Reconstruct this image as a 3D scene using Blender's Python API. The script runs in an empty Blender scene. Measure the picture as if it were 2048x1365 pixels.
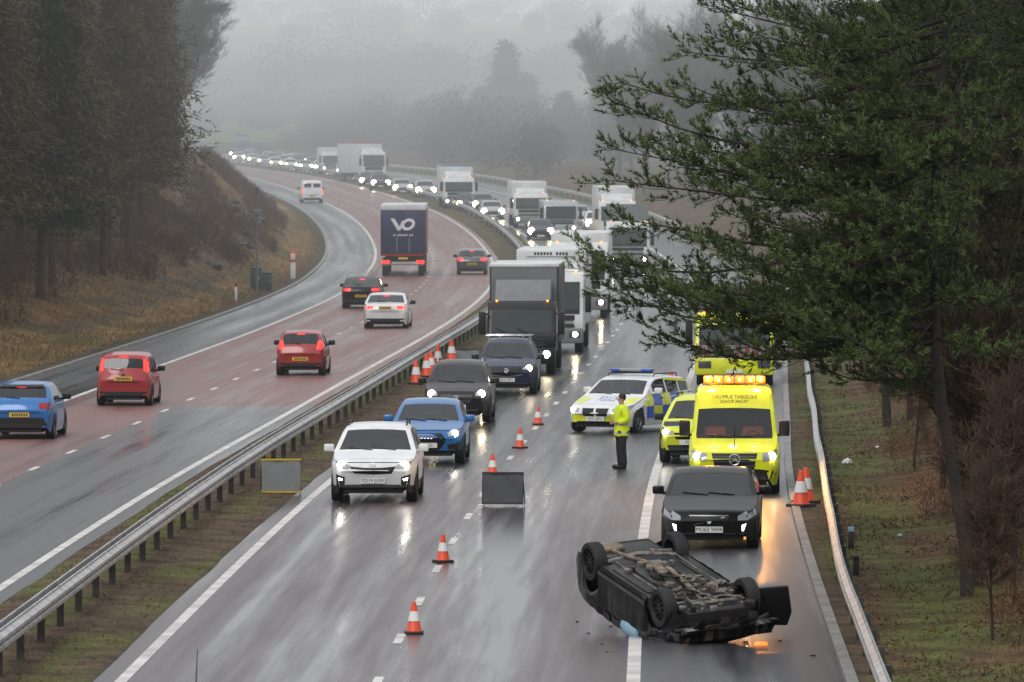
import bpy, bmesh, math, random
import numpy as np
from mathutils import Vector, Matrix, Euler, noise
from mathutils.bvhtree import BVHTree
random.seed(7); rng=np.random.default_rng(7)
SC=bpy.context.scene; C=SC.collection
F=13000.; HC=7.75; HY=280.; CX=1024.
PI=math.pi
VIEW=(1.,1024,682.5)
# ------------------------------------------------------------------ road curve
def gsm(x,y,step,sig):
    n=int(4*sig/step); k=np.exp(-.5*((np.arange(-n,n+1)*step)/sig)**2); k/=k.sum()
    l=y[0]-(y[1]-y[0])*np.arange(n,0,-1); r=y[-1]+(y[-1]-y[-2])*np.arange(1,n+1)
    return np.convolve(np.concatenate([l,y,r]),k,'valid')
YS=np.arange(-60,1500.1,4.)
BP=[(-60,-10.5),(93,-7.2),(103,-6.97),(112,-6.78),(122,-6.52),(143,-5.92),(155,-5.5),(167,-4.95),(180,-4.4),(192,-3.95),(203,-3.5),(258,-1.2),(290,-.1),(320,.65),(350,1.1),(403,.95),(431,.4),(468,-.95),(506,-3.2),(550,-6.3),(600,-10.),(630,-12.4),(730,-20.6),(830,-30.5),(955,-41.5),(1180,-55),(1500,-70)]
ZP=[(-60,0),(370,0),(420,.3),(460,.95),(505,1.85),(541,2.3),(565,2.55),(650,3.25),(730,3.7),(830,4.05),(1000,4.5),(1180,4.9),(1500,5.3)]
BS=gsm(YS,np.interp(YS,*zip(*BP)),4.,12.); ZS=gsm(YS,np.interp(YS,*zip(*ZP)),4.,14.)
def Bf(y): return float(np.interp(y,YS,BS))
def zr(y): return float(np.interp(y,YS,ZS))
def ang(y): return -math.atan((Bf(y+6)-Bf(y-6))/12.)
def at(px,py,z=0.):
    lo,hi=20.,1490.
    for _ in range(50):
        m=(lo+hi)/2
        if (py-HY)*m/F-(HC-zr(m)-z)>0: hi=m
        else: lo=m
    return ((px-CX)*lo/F, lo, zr(lo)+z)
def ss(a,b,x): t=np.clip((np.asarray(x,float)-a)/(b-a),0,1); return t*t*(3-2*t)
# ------------------------------------------------------------------ materials
def make_painted_mist():  # haze painted into each surface: emission mixed in by distance and height
    g=bpy.data.node_groups.new('painted_mist','ShaderNodeTree')
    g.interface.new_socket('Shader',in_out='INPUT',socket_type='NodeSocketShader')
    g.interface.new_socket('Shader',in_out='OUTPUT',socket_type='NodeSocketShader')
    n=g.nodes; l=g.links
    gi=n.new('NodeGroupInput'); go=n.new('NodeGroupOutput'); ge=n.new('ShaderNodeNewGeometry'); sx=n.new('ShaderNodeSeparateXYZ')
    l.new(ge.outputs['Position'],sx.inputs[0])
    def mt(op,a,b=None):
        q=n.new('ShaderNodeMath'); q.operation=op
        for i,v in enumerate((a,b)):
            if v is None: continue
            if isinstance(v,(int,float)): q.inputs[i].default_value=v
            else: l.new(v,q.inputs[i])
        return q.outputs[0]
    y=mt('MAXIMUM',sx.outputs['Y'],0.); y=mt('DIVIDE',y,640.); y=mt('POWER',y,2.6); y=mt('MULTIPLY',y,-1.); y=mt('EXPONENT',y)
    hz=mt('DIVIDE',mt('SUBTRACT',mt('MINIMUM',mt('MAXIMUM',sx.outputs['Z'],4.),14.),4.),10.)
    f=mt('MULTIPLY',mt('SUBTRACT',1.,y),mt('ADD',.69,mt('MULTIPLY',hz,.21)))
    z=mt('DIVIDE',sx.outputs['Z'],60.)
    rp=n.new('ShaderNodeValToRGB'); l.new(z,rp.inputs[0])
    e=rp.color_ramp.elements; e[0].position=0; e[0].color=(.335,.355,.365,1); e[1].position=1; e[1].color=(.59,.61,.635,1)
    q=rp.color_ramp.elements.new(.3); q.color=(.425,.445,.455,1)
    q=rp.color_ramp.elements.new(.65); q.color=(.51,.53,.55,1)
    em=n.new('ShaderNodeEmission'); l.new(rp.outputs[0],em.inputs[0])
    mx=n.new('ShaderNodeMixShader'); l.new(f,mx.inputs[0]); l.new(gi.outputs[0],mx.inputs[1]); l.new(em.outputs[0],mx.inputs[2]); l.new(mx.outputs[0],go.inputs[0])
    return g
PAINTED_MIST=make_painted_mist()
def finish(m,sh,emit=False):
    nt=m.node_tree; g=nt.nodes.new('ShaderNodeGroup'); g.node_tree=PAINTED_MIST
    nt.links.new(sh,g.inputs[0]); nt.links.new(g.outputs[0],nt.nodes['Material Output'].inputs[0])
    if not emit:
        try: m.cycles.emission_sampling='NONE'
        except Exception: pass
def mat(name,col,rough=.5,metal=0.,coat=0.,spec=.5,emit=0.,nz=None,bump=0.,bs=30.):
    m=bpy.data.materials.new(name); m.use_nodes=True; nt=m.node_tree; b=nt.nodes['Principled BSDF']
    b.inputs['Base Color'].default_value=(*col,1); b.inputs['Roughness'].default_value=rough; b.inputs['Metallic'].default_value=metal
    b.inputs['Coat Weight'].default_value=coat; b.inputs['Coat Roughness'].default_value=.04; b.inputs['Specular IOR Level'].default_value=spec
    if emit: b.inputs['Emission Color'].default_value=(*col,1); b.inputs['Emission Strength'].default_value=emit
    tc=nt.nodes.new('ShaderNodeTexCoord')
    sc,c2=(nz if nz else (2.5,tuple(c*.82 for c in col)))
    t=nt.nodes.new('ShaderNodeTexNoise'); t.inputs['Scale'].default_value=sc; t.inputs['Detail'].default_value=5
    nt.links.new(tc.outputs['Object'],t.inputs['Vector'])
    r=nt.nodes.new('ShaderNodeValToRGB'); r.color_ramp.elements[0].position=.35; r.color_ramp.elements[1].position=.68
    r.color_ramp.elements[0].color=(*col,1); r.color_ramp.elements[1].color=(*c2,1)
    nt.links.new(t.outputs['Fac'],r.inputs[0]); nt.links.new(r.outputs[0],b.inputs['Base Color'])
    if bump:
        t2=nt.nodes.new('ShaderNodeTexNoise'); t2.inputs['Scale'].default_value=bs; nt.links.new(tc.outputs['Object'],t2.inputs['Vector'])
        bp=nt.nodes.new('ShaderNodeBump'); bp.inputs['Strength'].default_value=bump; bp.inputs['Distance'].default_value=.02
        nt.links.new(t2.outputs['Fac'],bp.inputs['Height']); nt.links.new(bp.outputs[0],b.inputs['Normal'])
    finish(m,b.outputs[0],emit>0); return m
def paint(name,col,metal=0.,coat=.7,film=.30,spec=.4):
    m=mat(name,col,.35,metal,coat,spec); nt=m.node_tree; b=nt.nodes['Principled BSDF']; N=nt.nodes.new; L=nt.links.new
    tc=N('ShaderNodeTexCoord'); sx=N('ShaderNodeSeparateXYZ'); L(tc.outputs['Object'],sx.inputs[0]); mr=N('ShaderNodeMapRange'); mr.inputs[1].default_value=.2; mr.inputs[2].default_value=.7; mr.inputs[3].default_value=film; mr.inputs[4].default_value=0
    L(sx.outputs['Z'],mr.inputs[0]); mx=N('ShaderNodeMix'); mx.data_type='RGBA'; L(mr.outputs[0],mx.inputs[0]); src=b.inputs['Base Color'].links[0].from_socket; L(src,mx.inputs[6]); mx.inputs[7].default_value=(.06+.25*col[0],.055+.25*col[1],.05+.25*col[2],1); L(mx.outputs[2],b.inputs['Base Color'])
    return m
def clear_glass(name,tint):
    m=bpy.data.materials.new(name); m.use_nodes=True; nt=m.node_tree; N=nt.nodes.new; L=nt.links.new
    t=N('ShaderNodeBsdfTransparent'); t.inputs[0].default_value=(*tint,1); g=N('ShaderNodeBsdfGlossy'); g.inputs['Roughness'].default_value=.02; g.inputs[0].default_value=(.95,.97,1,1)
    fr_=N('ShaderNodeFresnel'); fr_.inputs[0].default_value=1.5; mx=N('ShaderNodeMixShader'); L(fr_.outputs[0],mx.inputs[0]); L(t.outputs[0],mx.inputs[1]); L(g.outputs[0],mx.inputs[2]); finish(m,mx.outputs[0]); return m
def foliage(name,c1,c2,rough=.75,scale=1.1):
    return mat(name,c1,rough,spec=.2,nz=(scale,c2))
def road_mat(name,c1,c2,r0,r1,spec=.35):
    m=bpy.data.materials.new(name); m.use_nodes=True; nt=m.node_tree; b=nt.nodes['Principled BSDF']; N=nt.nodes.new; L=nt.links.new
    uv=N('ShaderNodeUVMap'); uv.uv_map='UVMap'
    def nz(sx,sy,scale,det=4.,src=None):
        mp=N('ShaderNodeMapping'); mp.inputs['Scale'].default_value=(sx,sy,1); L(uv.outputs[0],mp.inputs[0])
        t=N('ShaderNodeTexNoise'); t.inputs['Scale'].default_value=scale; t.inputs['Detail'].default_value=det; L(mp.outputs[0],t.inputs['Vector']); return t.outputs['Fac']
    streak=nz(1.,.012,1.1,3); blot=nz(1.,.07,.40,5); grain=nz(1.,1.,26.,3); fine=nz(1.,.03,5.,3)
    def mth(op,a,bb):
        q=N('ShaderNodeMath'); q.operation=op
        for i,v in enumerate((a,bb)):
            if isinstance(v,(int,float)): q.inputs[i].default_value=v
            else: L(v,q.inputs[i])
        return q.outputs[0]
    s=mth('ADD',mth('MULTIPLY',streak,.60),mth('MULTIPLY',blot,.22)); s=mth('ADD',s,mth('MULTIPLY',grain,.18))
    rp=N('ShaderNodeValToRGB'); rp.color_ramp.elements[0].position=.40; rp.color_ramp.elements[1].position=.60
    rp.color_ramp.elements[0].color=(*c1,1); rp.color_ramp.elements[1].color=(*c2,1); L(s,rp.inputs[0]); L(rp.outputs[0],b.inputs['Base Color'])
    w=mth('ADD',mth('MULTIPLY',streak,.58),mth('MULTIPLY',blot,.24)); w=mth('ADD',w,mth('MULTIPLY',fine,.18))
    mr=N('ShaderNodeMapRange'); mr.inputs[1].default_value=.40; mr.inputs[2].default_value=.60; mr.inputs[3].default_value=r0; mr.inputs[4].default_value=r1; L(w,mr.inputs[0]); L(mr.outputs[0],b.inputs['Roughness'])
    b.inputs['Specular IOR Level'].default_value=spec
    bp=N('ShaderNodeBump'); bp.inputs['Strength'].default_value=.12; bp.inputs['Distance'].default_value=.006; L(grain,bp.inputs['Height']); L(bp.outputs[0],b.inputs['Normal'])
    finish(m,b.outputs[0]); return m
def terrain_mat():
    m=bpy.data.materials.new('verge_earth_and_grass'); m.use_nodes=True; nt=m.node_tree; b=nt.nodes['Principled BSDF']; N=nt.nodes.new; L=nt.links.new
    at_=N('ShaderNodeVertexColor'); at_.layer_name='zone'; tc=N('ShaderNodeTexCoord')
    def nz(sc,d):
        t=N('ShaderNodeTexNoise'); t.inputs['Scale'].default_value=sc; t.inputs['Detail'].default_value=d; L(tc.outputs['Object'],t.inputs['Vector']); return t.outputs['Fac']
    r=N('ShaderNodeValToRGB'); r.color_ramp.elements[0].position=.3; r.color_ramp.elements[1].position=.7; r.color_ramp.elements[0].color=(.45,.4,.38,1); r.color_ramp.elements[1].color=(1.35,1.35,1.2,1); L(nz(.9,8),r.inputs[0])
    r2=N('ShaderNodeValToRGB'); r2.color_ramp.elements[0].position=.35; r2.color_ramp.elements[1].position=.65; r2.color_ramp.elements[0].color=(.6,.6,.6,1); r2.color_ramp.elements[1].color=(1.3,1.15,1.05,1); L(nz(7.,6),r2.inputs[0])
    def mul(a,c):
        q=N('ShaderNodeMix'); q.data_type='RGBA'; q.blend_type='MULTIPLY'; q.inputs[0].default_value=1; L(a,q.inputs[6]); L(c,q.inputs[7]); return q.outputs[2]
    L(mul(mul(at_.outputs[0],r.outputs[0]),r2.outputs[0]),b.inputs['Base Color']); b.inputs['Roughness'].default_value=.85; b.inputs['Specular IOR Level'].default_value=.2
    bp=N('ShaderNodeBump'); bp.inputs['Strength'].default_value=.6; bp.inputs['Distance'].default_value=.08; L(nz(5.,6),bp.inputs['Height']); L(bp.outputs[0],b.inputs['Normal'])
    finish(m,b.outputs[0]); return m
M=dict(
 rubber=mat('tyre_rubber',(.010,.010,.011),.7), alloy=mat('alloy_wheel',(.22,.22,.23),.35,.8), darkalloy=mat('dark_alloy_wheel',(.03,.03,.032),.4,.6),
 glass=mat('dark_vehicle_glass',(.010,.012,.014),.03,0,0,.45), ltglass=mat('lorry_windscreen_glass',(.03,.04,.04),.03,0,0,.5), screen=clear_glass('clear_windscreen_glass',(.66,.72,.71)), tint=clear_glass('tinted_window_glass',(.34,.37,.37)), trim=mat('black_plastic_trim',(.011,.011,.012),.5,0,0,.35), seat=mat('dark_seat_fabric',(.045,.045,.048),.8), dash=mat('dashboard_plastic',(.018,.018,.019),.6),
 under=mat('underbody_grime',(.012,.011,.010),.75), chrome=mat('chrome_trim',(.6,.6,.62),.15,1.), lens=mat('clear_lamp_lens',(.35,.36,.38),.08,.3), darklens=mat('dark_lamp_lens',(.08,.085,.09),.08,.2),
 lamp=mat('lit_headlamp',(1.,.82,.52),.3,emit=55.), whitelamp=mat('lit_white_headlamp',(1.,.93,.80),.3,emit=42.), farlamp=mat('distant_lit_headlamp',(1.,.74,.40),.3,emit=60.),
 tail=mat('lit_tail_lamp',(1.,.03,.02),.3,emit=2.2), redlens=mat('red_lamp_lens',(.35,.012,.012),.12), amber=mat('amber_lamp',(1.,.30,.015),.3,emit=4.), dimamber=mat('amber_reflector_glow',(1.,.2,.01),.3,emit=1.1), beacon=mat('amber_beacon_lamp',(1.,.082,.003),.3,emit=4.6), beaconcore=mat('amber_beacon_core',(1.,.40,.06),.3,emit=18.), dayl=mat('daytime_running_lamp',(1.,.96,.9),.3,emit=5.),  # dimamber paints a glow on orange reflectors by emission
 pwhite=mat('white_number_plate',(.75,.75,.72),.4), pyel=mat('yellow_number_plate',(.75,.48,.03),.4), ink=mat('black_lettering',(.012,.012,.012),.5), wink=mat('white_lettering',(.75,.75,.75),.5),
 white=paint('white_paint',(.76,.77,.77)), blue=paint('bright_blue_paint',(.006,.135,.40),.15), brown=paint('dark_brown_paint',(.014,.010,.010),0,.3,.12,.25), navy=paint('navy_paint',(.010,.017,.05),0,.35,.12,.25), black=paint('black_paint',(.004,.004,.005),0,.22,.04,.15), wreckblack=paint('scraped_black_paint',(.004,.004,.005),0,.3,.04,.15),
 red=paint('red_paint',(.34,.010,.014)), darkred=paint('maroon_paint',(.10,.012,.02)), silver=paint('silver_paint',(.38,.40,.42),.3), grey=paint('grey_paint',(.07,.08,.09),.2), midblue=paint('mid_blue_paint',(.02,.12,.36)),
 yellow=paint('fluorescent_yellow_paint',(.74,.80,.010),0,.5,.2), pblue=mat('police_blue',(.012,.09,.55),.35,0,.3), boxwhite=mat('white_truck_body',(.66,.68,.68),.45,nz=(1.2,(.52,.52,.51))), boxgrey=mat('grey_truck_body',(.17,.175,.18),.5), boxdark=mat('dark_truck_side',(.022,.018,.02),.4), truckblack=mat('black_cab_paint',(.007,.007,.008),.4,0,.15,.3),
 steel=mat('galvanised_steel',(.52,.53,.54),.40,.5,nz=(3.,(.30,.29,.28)),bump=.1), post=mat('weathered_steel_post',(.05,.05,.048),.6,.2,nz=(4.,(.025,.023,.02))), kerb=mat('concrete_kerb',(.26,.25,.24),.55,nz=(1.5,(.14,.14,.13))),
 line=mat('white_road_paint',(.66,.65,.61),.5,nz=(1.2,(.42,.40,.38)),bump=.1), orange=mat('orange_cone_plastic',(.80,.075,.02),.45), cwhite=mat('white_reflective_sleeve',(.75,.75,.74),.4), cbase=mat('black_cone_base',(.02,.02,.02),.6),
 canvas=mat('grey_sign_canvas',(.05,.053,.06),.6,bump=.3,bs=12), canvas2=mat('pale_grey_sign_canvas',(.17,.175,.18),.6,bump=.3,bs=12), yellowedge=mat('yellow_sign_frame',(.6,.4,.02),.5),
 bark=mat('pine_bark',(.036,.027,.021),.85,nz=(6.,(.017,.014,.012)),bump=.5,bs=18), greybark=mat('bare_tree_bark',(.06,.05,.040),.85,nz=(5.,(.034,.028,.022))), brownbark=mat('brown_twig',(.085,.047,.027),.85,nz=(2.,(.045,.028,.017))),
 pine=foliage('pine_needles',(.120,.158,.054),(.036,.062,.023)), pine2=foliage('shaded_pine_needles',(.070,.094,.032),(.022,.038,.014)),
 larch=foliage('brown_conifer_foliage',(.115,.082,.042),(.052,.047,.025),scale=.35), spruce=foliage('dark_conifer_foliage',(.052,.062,.030),(.030,.036,.019),scale=.35), twig=foliage('bare_twig_mass',(.075,.060,.048),(.042,.036,.03)),
 farcon=foliage('distant_conifer_foliage',(.02,.028,.02),(.014,.018,.014)), grass=foliage('rough_grass',(.105,.105,.036),(.12,.085,.04),scale=.8), straw=foliage('straw_grass',(.25,.165,.075),(.14,.10,.048),scale=.5), deadbrown=foliage('dead_bracken',(.125,.066,.032),(.06,.038,.021)),
 skin=mat('skin',(.45,.27,.19),.55), hair=mat('dark_hair',(.012,.010,.009),.6), trouser=mat('black_trousers',(.012,.012,.014),.8), boot=mat('black_boots',(.01,.01,.01),.4), rock=mat('bank_rock',(.085,.08,.075),.8,nz=(3.,(.04,.038,.034)),bump=.8,bs=4),
 wood=mat('pale_wood',(.35,.22,.12),.7), sack=mat('white_litter',(.6,.62,.63),.6), metalgrey=mat('engine_metal',(.28,.26,.23),.4,.4,nz=(8.,(.06,.055,.05))), rust=mat('rusty_exhaust',(.27,.215,.16),.5,.2,nz=(6.,(.10,.07,.05))),
 airbag=mat('pale_blue_airbag',(.25,.40,.50),.7,bump=.4,bs=9), cab_green=mat('green_cabinet_paint',(.05,.075,.07),.5), interior=mat('orange_jacket',(.75,.12,.03),.7),
 maroonbox=mat('maroon_trailer_panel',(.10,.014,.03),.45), navybox=mat('navy_trailer_door',(.022,.026,.080),.45), palered=mat('faded_red_stripe',(.42,.05,.05),.5), dullred=mat('dull_red_stripe',(.20,.05,.045),.6), dullwhite=mat('dull_white_panel',(.30,.28,.26),.6),
 tray=mat('scraped_undertray',(.028,.027,.025),.5,nz=(3.,(.009,.009,.009)),bump=.4,bs=8),
 r_right=road_mat('wet_grey_asphalt',(.038,.030,.034),(.100,.076,.079),.14,.47,.5), r_dark=road_mat('wet_dark_asphalt',(.024,.023,.026),(.054,.049,.052),.15,.42,.5),
 r_red=road_mat('wet_red_asphalt',(.130,.055,.045),(.20,.102,.085),.27,.55,.45), r_sh=road_mat('wet_shoulder_asphalt',(.034,.034,.039),(.074,.071,.074),.17,.45,.5),
 terrain=terrain_mat())
def hv():
    m=bpy.data.materials.new('high_visibility_jacket'); m.use_nodes=True; nt=m.node_tree; b=nt.nodes['Principled BSDF']; N=nt.nodes.new; L=nt.links.new
    tc=N('ShaderNodeTexCoord'); sx=N('ShaderNodeSeparateXYZ'); L(tc.outputs['Object'],sx.inputs[0])
    r=N('ShaderNodeValToRGB'); r.color_ramp.interpolation='CONSTANT'; mr=N('ShaderNodeMapRange'); mr.inputs[1].default_value=.6; mr.inputs[2].default_value=1.6; L(sx.outputs['Z'],mr.inputs[0]); L(mr.outputs[0],r.inputs[0])
    e=r.color_ramp.elements; Yc=(.66,.82,.012,1); S=(.55,.56,.5,1); e[0].position=0; e[0].color=Yc; e[1].position=.22; e[1].color=S
    for p,c in ((.265,Yc),(.42,S),(.465,Yc)):
        q=e.new(p); q.color=c
    L(r.outputs[0],b.inputs['Base Color']); b.inputs['Roughness'].default_value=.6; finish(m,b.outputs[0]); return m
M['hv']=hv()
# ------------------------------------------------------------------ object helpers
def link(o,parent=None):
    C.objects.link(o)
    if parent is not None: o.parent=parent
    return o
def tag(o,label,cat,group=None,kind=None):
    o['label']=label; o['category']=cat
    if group: o['group']=group
    if kind: o['kind']=kind
    return o
def thing(name,label,cat,loc=(0,0,0),rz=0,group=None):
    o=bpy.data.objects.new(name,None); link(o); o.location=loc; o.rotation_euler=(0,0,rz); o.empty_display_size=.3
    return tag(o,label,cat,group)
def struct(o): o['kind']='structure'; return o
def solid(vs,fs,bev=0,seg=2):
    bm=bmesh.new(); V=[bm.verts.new(v) for v in vs]
    for f in fs: bm.faces.new([V[i] for i in f])
    if bev: bmesh.ops.bevel(bm,geom=bm.edges[:],offset=bev,segments=seg,profile=.5,affect='EDGES')
    bm.verts.index_update()
    r=([tuple(v.co) for v in bm.verts],[[v.index for v in f.verts] for f in bm.faces]); bm.free(); return r
class MB:
    def __init__(s): s.v=[]; s.f=[]
    def add(s,vs,fs):
        n=len(s.v); s.v+=[tuple(v) for v in vs]; s.f+=[tuple(i+n for i in f) for f in fs]; return s
    def box(s,x0,x1,y0,y1,z0,z1,bev=0,Mx=None):
        vs=[(x0,y0,z0),(x1,y0,z0),(x1,y1,z0),(x0,y1,z0),(x0,y0,z1),(x1,y0,z1),(x1,y1,z1),(x0,y1,z1)]
        fs=[(3,2,1,0),(4,5,6,7),(0,1,5,4),(1,2,6,5),(2,3,7,6),(3,0,4,7)]
        vs,fs=solid(vs,fs,bev)
        if Mx is not None: vs=[Mx@Vector(v) for v in vs]
        return s.add(vs,fs)
    def prism(s,poly,x0,x1,bev=0):
        n=len(poly); vs=[(x0,y,z) for y,z in poly]+[(x1,y,z) for y,z in poly]
        fs=[tuple(range(n)),tuple(range(2*n-1,n-1,-1))]+[(i,(i+n),((i+1)%n+n),(i+1)%n) for i in range(n)]
        return s.add(*solid(vs,fs,bev))
    def tube(s,pts,r,n=8):
        pts=[Vector(p) for p in pts]; rs=r if hasattr(r,'__len__') else [r]*len(pts); vs=[]; fs=[]
        for i,p in enumerate(pts):
            t=(pts[min(i+1,len(pts)-1)]-pts[max(i-1,0)]).normalized(); a=t.cross(Vector((0,0,1)) if abs(t.z)<.9 else Vector((1,0,0))).normalized(); b=t.cross(a)
            for k in range(n):
                q=2*PI*k/n; vs.append(p+(a*math.cos(q)+b*math.sin(q))*rs[i])
        for i in range(len(pts)-1):
            for k in range(n): fs.append((i*n+k,i*n+(k+1)%n,(i+1)*n+(k+1)%n,(i+1)*n+k))
        fs.append(tuple(range(n-1,-1,-1))); fs.append(tuple(range((len(pts)-1)*n,len(pts)*n)))
        return s.add(vs,fs)
    def lathe(s,prof,n=24,axis='x',c=(0,0,0)):
        vs=[]; fs=[]
        for a,r in prof:
            for k in range(n):
                q=2*PI*k/n; u,w=r*math.cos(q),r*math.sin(q)
                vs.append((c[0]+a,c[1]+u,c[2]+w) if axis=='x' else ((c[0]+u,c[1]+w,c[2]+a) if axis=='z' else (c[0]+u,c[1]+a,c[2]+w)))
        for i in range(len(prof)-1):
            for k in range(n): fs.append((i*n+k,i*n+(k+1)%n,(i+1)*n+(k+1)%n,(i+1)*n+k))
        return s.add(vs,fs)
    def build(s,name,m,parent=None,smooth=True,loc=None):
        me=bpy.data.meshes.new(name); me.from_pydata(s.v,[],s.f); me.materials.append(m if not isinstance(m,str) else M[m])
        if smooth:
            me.shade_smooth()
            try: me.set_sharp_from_angle(angle=math.radians(38))
            except Exception: pass
        o=bpy.data.objects.new(name,me); link(o,parent)
        if loc: o.location=loc
        return o
def dup(root,label,loc,rz,group=None,pm=None,scale=None):
    r=root.copy(); C.objects.link(r); r.location=loc; r.rotation_euler=(0,0,rz); r['label']=label
    if group: r['group']=group
    elif 'group' in r: del r['group']
    if scale: r.scale=scale if hasattr(scale,'__len__') else (scale,)*3
    for ch in list(root.children):
        c=ch.copy(); C.objects.link(c); c.parent=r
        if pm is not None and ch.name.split('.')[0]=='body':
            c.material_slots[0].link='OBJECT'; c.material_slots[0].material=pm
        for g in ch.children:
            d=g.copy(); C.objects.link(d); d.parent=c
    return r
TXT={}
def text_verts(s,size):
    k=(s,size)
    if k not in TXT:
        cu=bpy.data.curves.new('t','FONT'); cu.body=s; cu.size=size; cu.align_x='CENTER'; cu.align_y='CENTER'; cu.resolution_u=2
        o=bpy.data.objects.new('t',cu); C.objects.link(o); bpy.context.view_layer.update()
        dg=bpy.context.evaluated_depsgraph_get(); me=bpy.data.meshes.new_from_object(o.evaluated_get(dg))
        TXT[k]=([tuple(v.co) for v in me.vertices],[tuple(p.vertices) for p in me.polygons])
        bpy.data.objects.remove(o); bpy.data.meshes.remove(me); bpy.data.curves.remove(cu)
    return TXT[k]
# ------------------------------------------------------------------ setting: road and terrain
def ribbon(name,o1,o2,m,y0=0,y1=1420,dz=0.,nseg=1,thick=0,skew=0.):
    ys=[y0]+[y for y in YS if y0+2<y<y1-2]+[y1]; v=[]; f=[]; uv=[]
    os_=[o1+(o2-o1)*k/nseg for k in range(nseg+1)]; w=len(os_)
    for y in ys:
        for o in os_: v.append((Bf(y)+o,y,zr(y)+dz)); uv.append((o,y))
    for i in range(len(ys)-1):
        for k in range(nseg): f.append((i*w+k,i*w+k+1,(i+1)*w+k+1,(i+1)*w+k))
    if thick:
        n=len(v); v+=[(a,b,c-thick) for a,b,c in v]; uv+=uv
        for i in range(len(ys)-1):
            f.append((i*w,(i+1)*w,(i+1)*w+n,i*w+n)); e=w-1; f.append((i*w+e,(i+1)*w+e,(i+1)*w+e+n,i*w+e+n))
        f.append(tuple([0,w-1,w-1+n,n]))
    me=bpy.data.meshes.new(name); me.from_pydata(v,[],f); me.materials.append(M[m]); l=me.uv_layers.new(name='UVMap')
    for p in me.polygons:
        for li in p.loop_indices: l.data[li].uv=uv[me.loops[li].vertex_index]
    o=bpy.data.objects.new(name,me); link(o); return struct(o)
ribbon('near_carriageway',1.15,8.95,'r_right',0,149); ribbon('dark_carriageway_surface',1.15,8.95,'r_dark',149,1420)
ribbon('hard_shoulder',8.95,11.95,'r_sh'); 
ribbon('far_carriageway_outer_lane',-5.75,-1.65,'r_sh',0,189); ribbon('red_carriageway_outer_lane',-5.75,-1.65,'r_red',189,1420)
ribbon('red_carriageway_inner_lane',-9.45,-5.75,'r_red'); ribbon('far_hard_shoulder',-12.5,-9.45,'r_sh')
ribbon('kerb',11.95,12.12,'kerb',0,700,.10,1,.2); ribbon('far_kerb',-12.68,-12.5,'kerb',0,700,.09,1,.2)
def lines():
    v=[];f=[]
    def strip(o,w,y0,y1):
        ys=[y0]+[y for y in YS if y0<y<y1]+[y1]; n=len(v)
        for y in ys:
            for k in (-.5,.5): v.append((Bf(y)+o+k*w,y,zr(y)+.005))
        for i in range(len(ys)-1): f.append((n+2*i,n+2*i+1,n+2*i+3,n+2*i+2))
    strip(1.6,.18,0,1400); strip(8.93,.20,0,1400); strip(-2.1,.18,0,1400); strip(-9.4,.18,0,1400)
    _,y0,_=at(810,1278); k=-12
    while y0+8.2*k<900:
        y=y0+8.2*k
        strip(5.27,.14,y-1.0,y+1.0); strip(-5.75,.14,y+2.0,y+4.0); k+=1
    m=MB(); m.v=v; m.f=f; struct(m.build('lane_markings','line',None,False))
lines()
OS=[-900,-600,-420,-320,-250,-200,-160,-130,-105,-85,-70,-58,-48,-41,-36,-32,-29,-26.5,-24.5,-22.5,-21,-19.5,-18,-17,-16,-15.2,-14.4,-13.8,-13.2,-12.7,-12.5,-9,-5,-1.8,-1.6,-1.2,-.8,-.4,0,.4,.8,1.1,1.3,5,9,11.9,12.12,12.5,12.9,13.4,14,14.7,15.5,16.4,17.5,19,21,24,28,33,39,46,55,66,80,100,125,155,190,230,280,340,420,600,900]
HILL=([1250,1500,1800,2200,2700,3300,3600,4500],[0,7,19,35,51,60,58,20])
def terr(o,y):
    z=zr(min(y,1500)); 
    if o<-12.6:
        d=-o-12.6; bk=np.interp(y,[100,200,260,330,430,520,700,900],[.6,.9,1.6,3.6,6.0,4.5,1.2,.6])
        z+=.06+float(bk*ss(1.2,9.5,d)); 
        if d>1: z+=.22*noise.noise(Vector((o*.5,y*.22,0)))*min(1,d/3)
        z+=float(ss(20,200,d))*3
    elif o>12.1:
        d=o-12.1; z+=.07+float(ss(.8,9,d))*np.interp(y,[100,250,400],[.75,1.1,1.5])
        if d>.8: z+=.16*noise.noise(Vector((o*.6,y*.25,5)))*min(1,d/3)
        z+=float(ss(20,200,d))*2
    elif -1.7<o<1.2: z+=.02+.06*(1-abs(o+.25)/1.45)+.03*noise.noise(Vector((o*2,y*.4,9)))
    else: z-=.03
    h=float(np.interp(y,*HILL))
    if y>1250: h+=5*noise.noise(Vector((o*.006,y*.003,2)))*float(ss(1300,1700,y))
    return z+h
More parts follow.
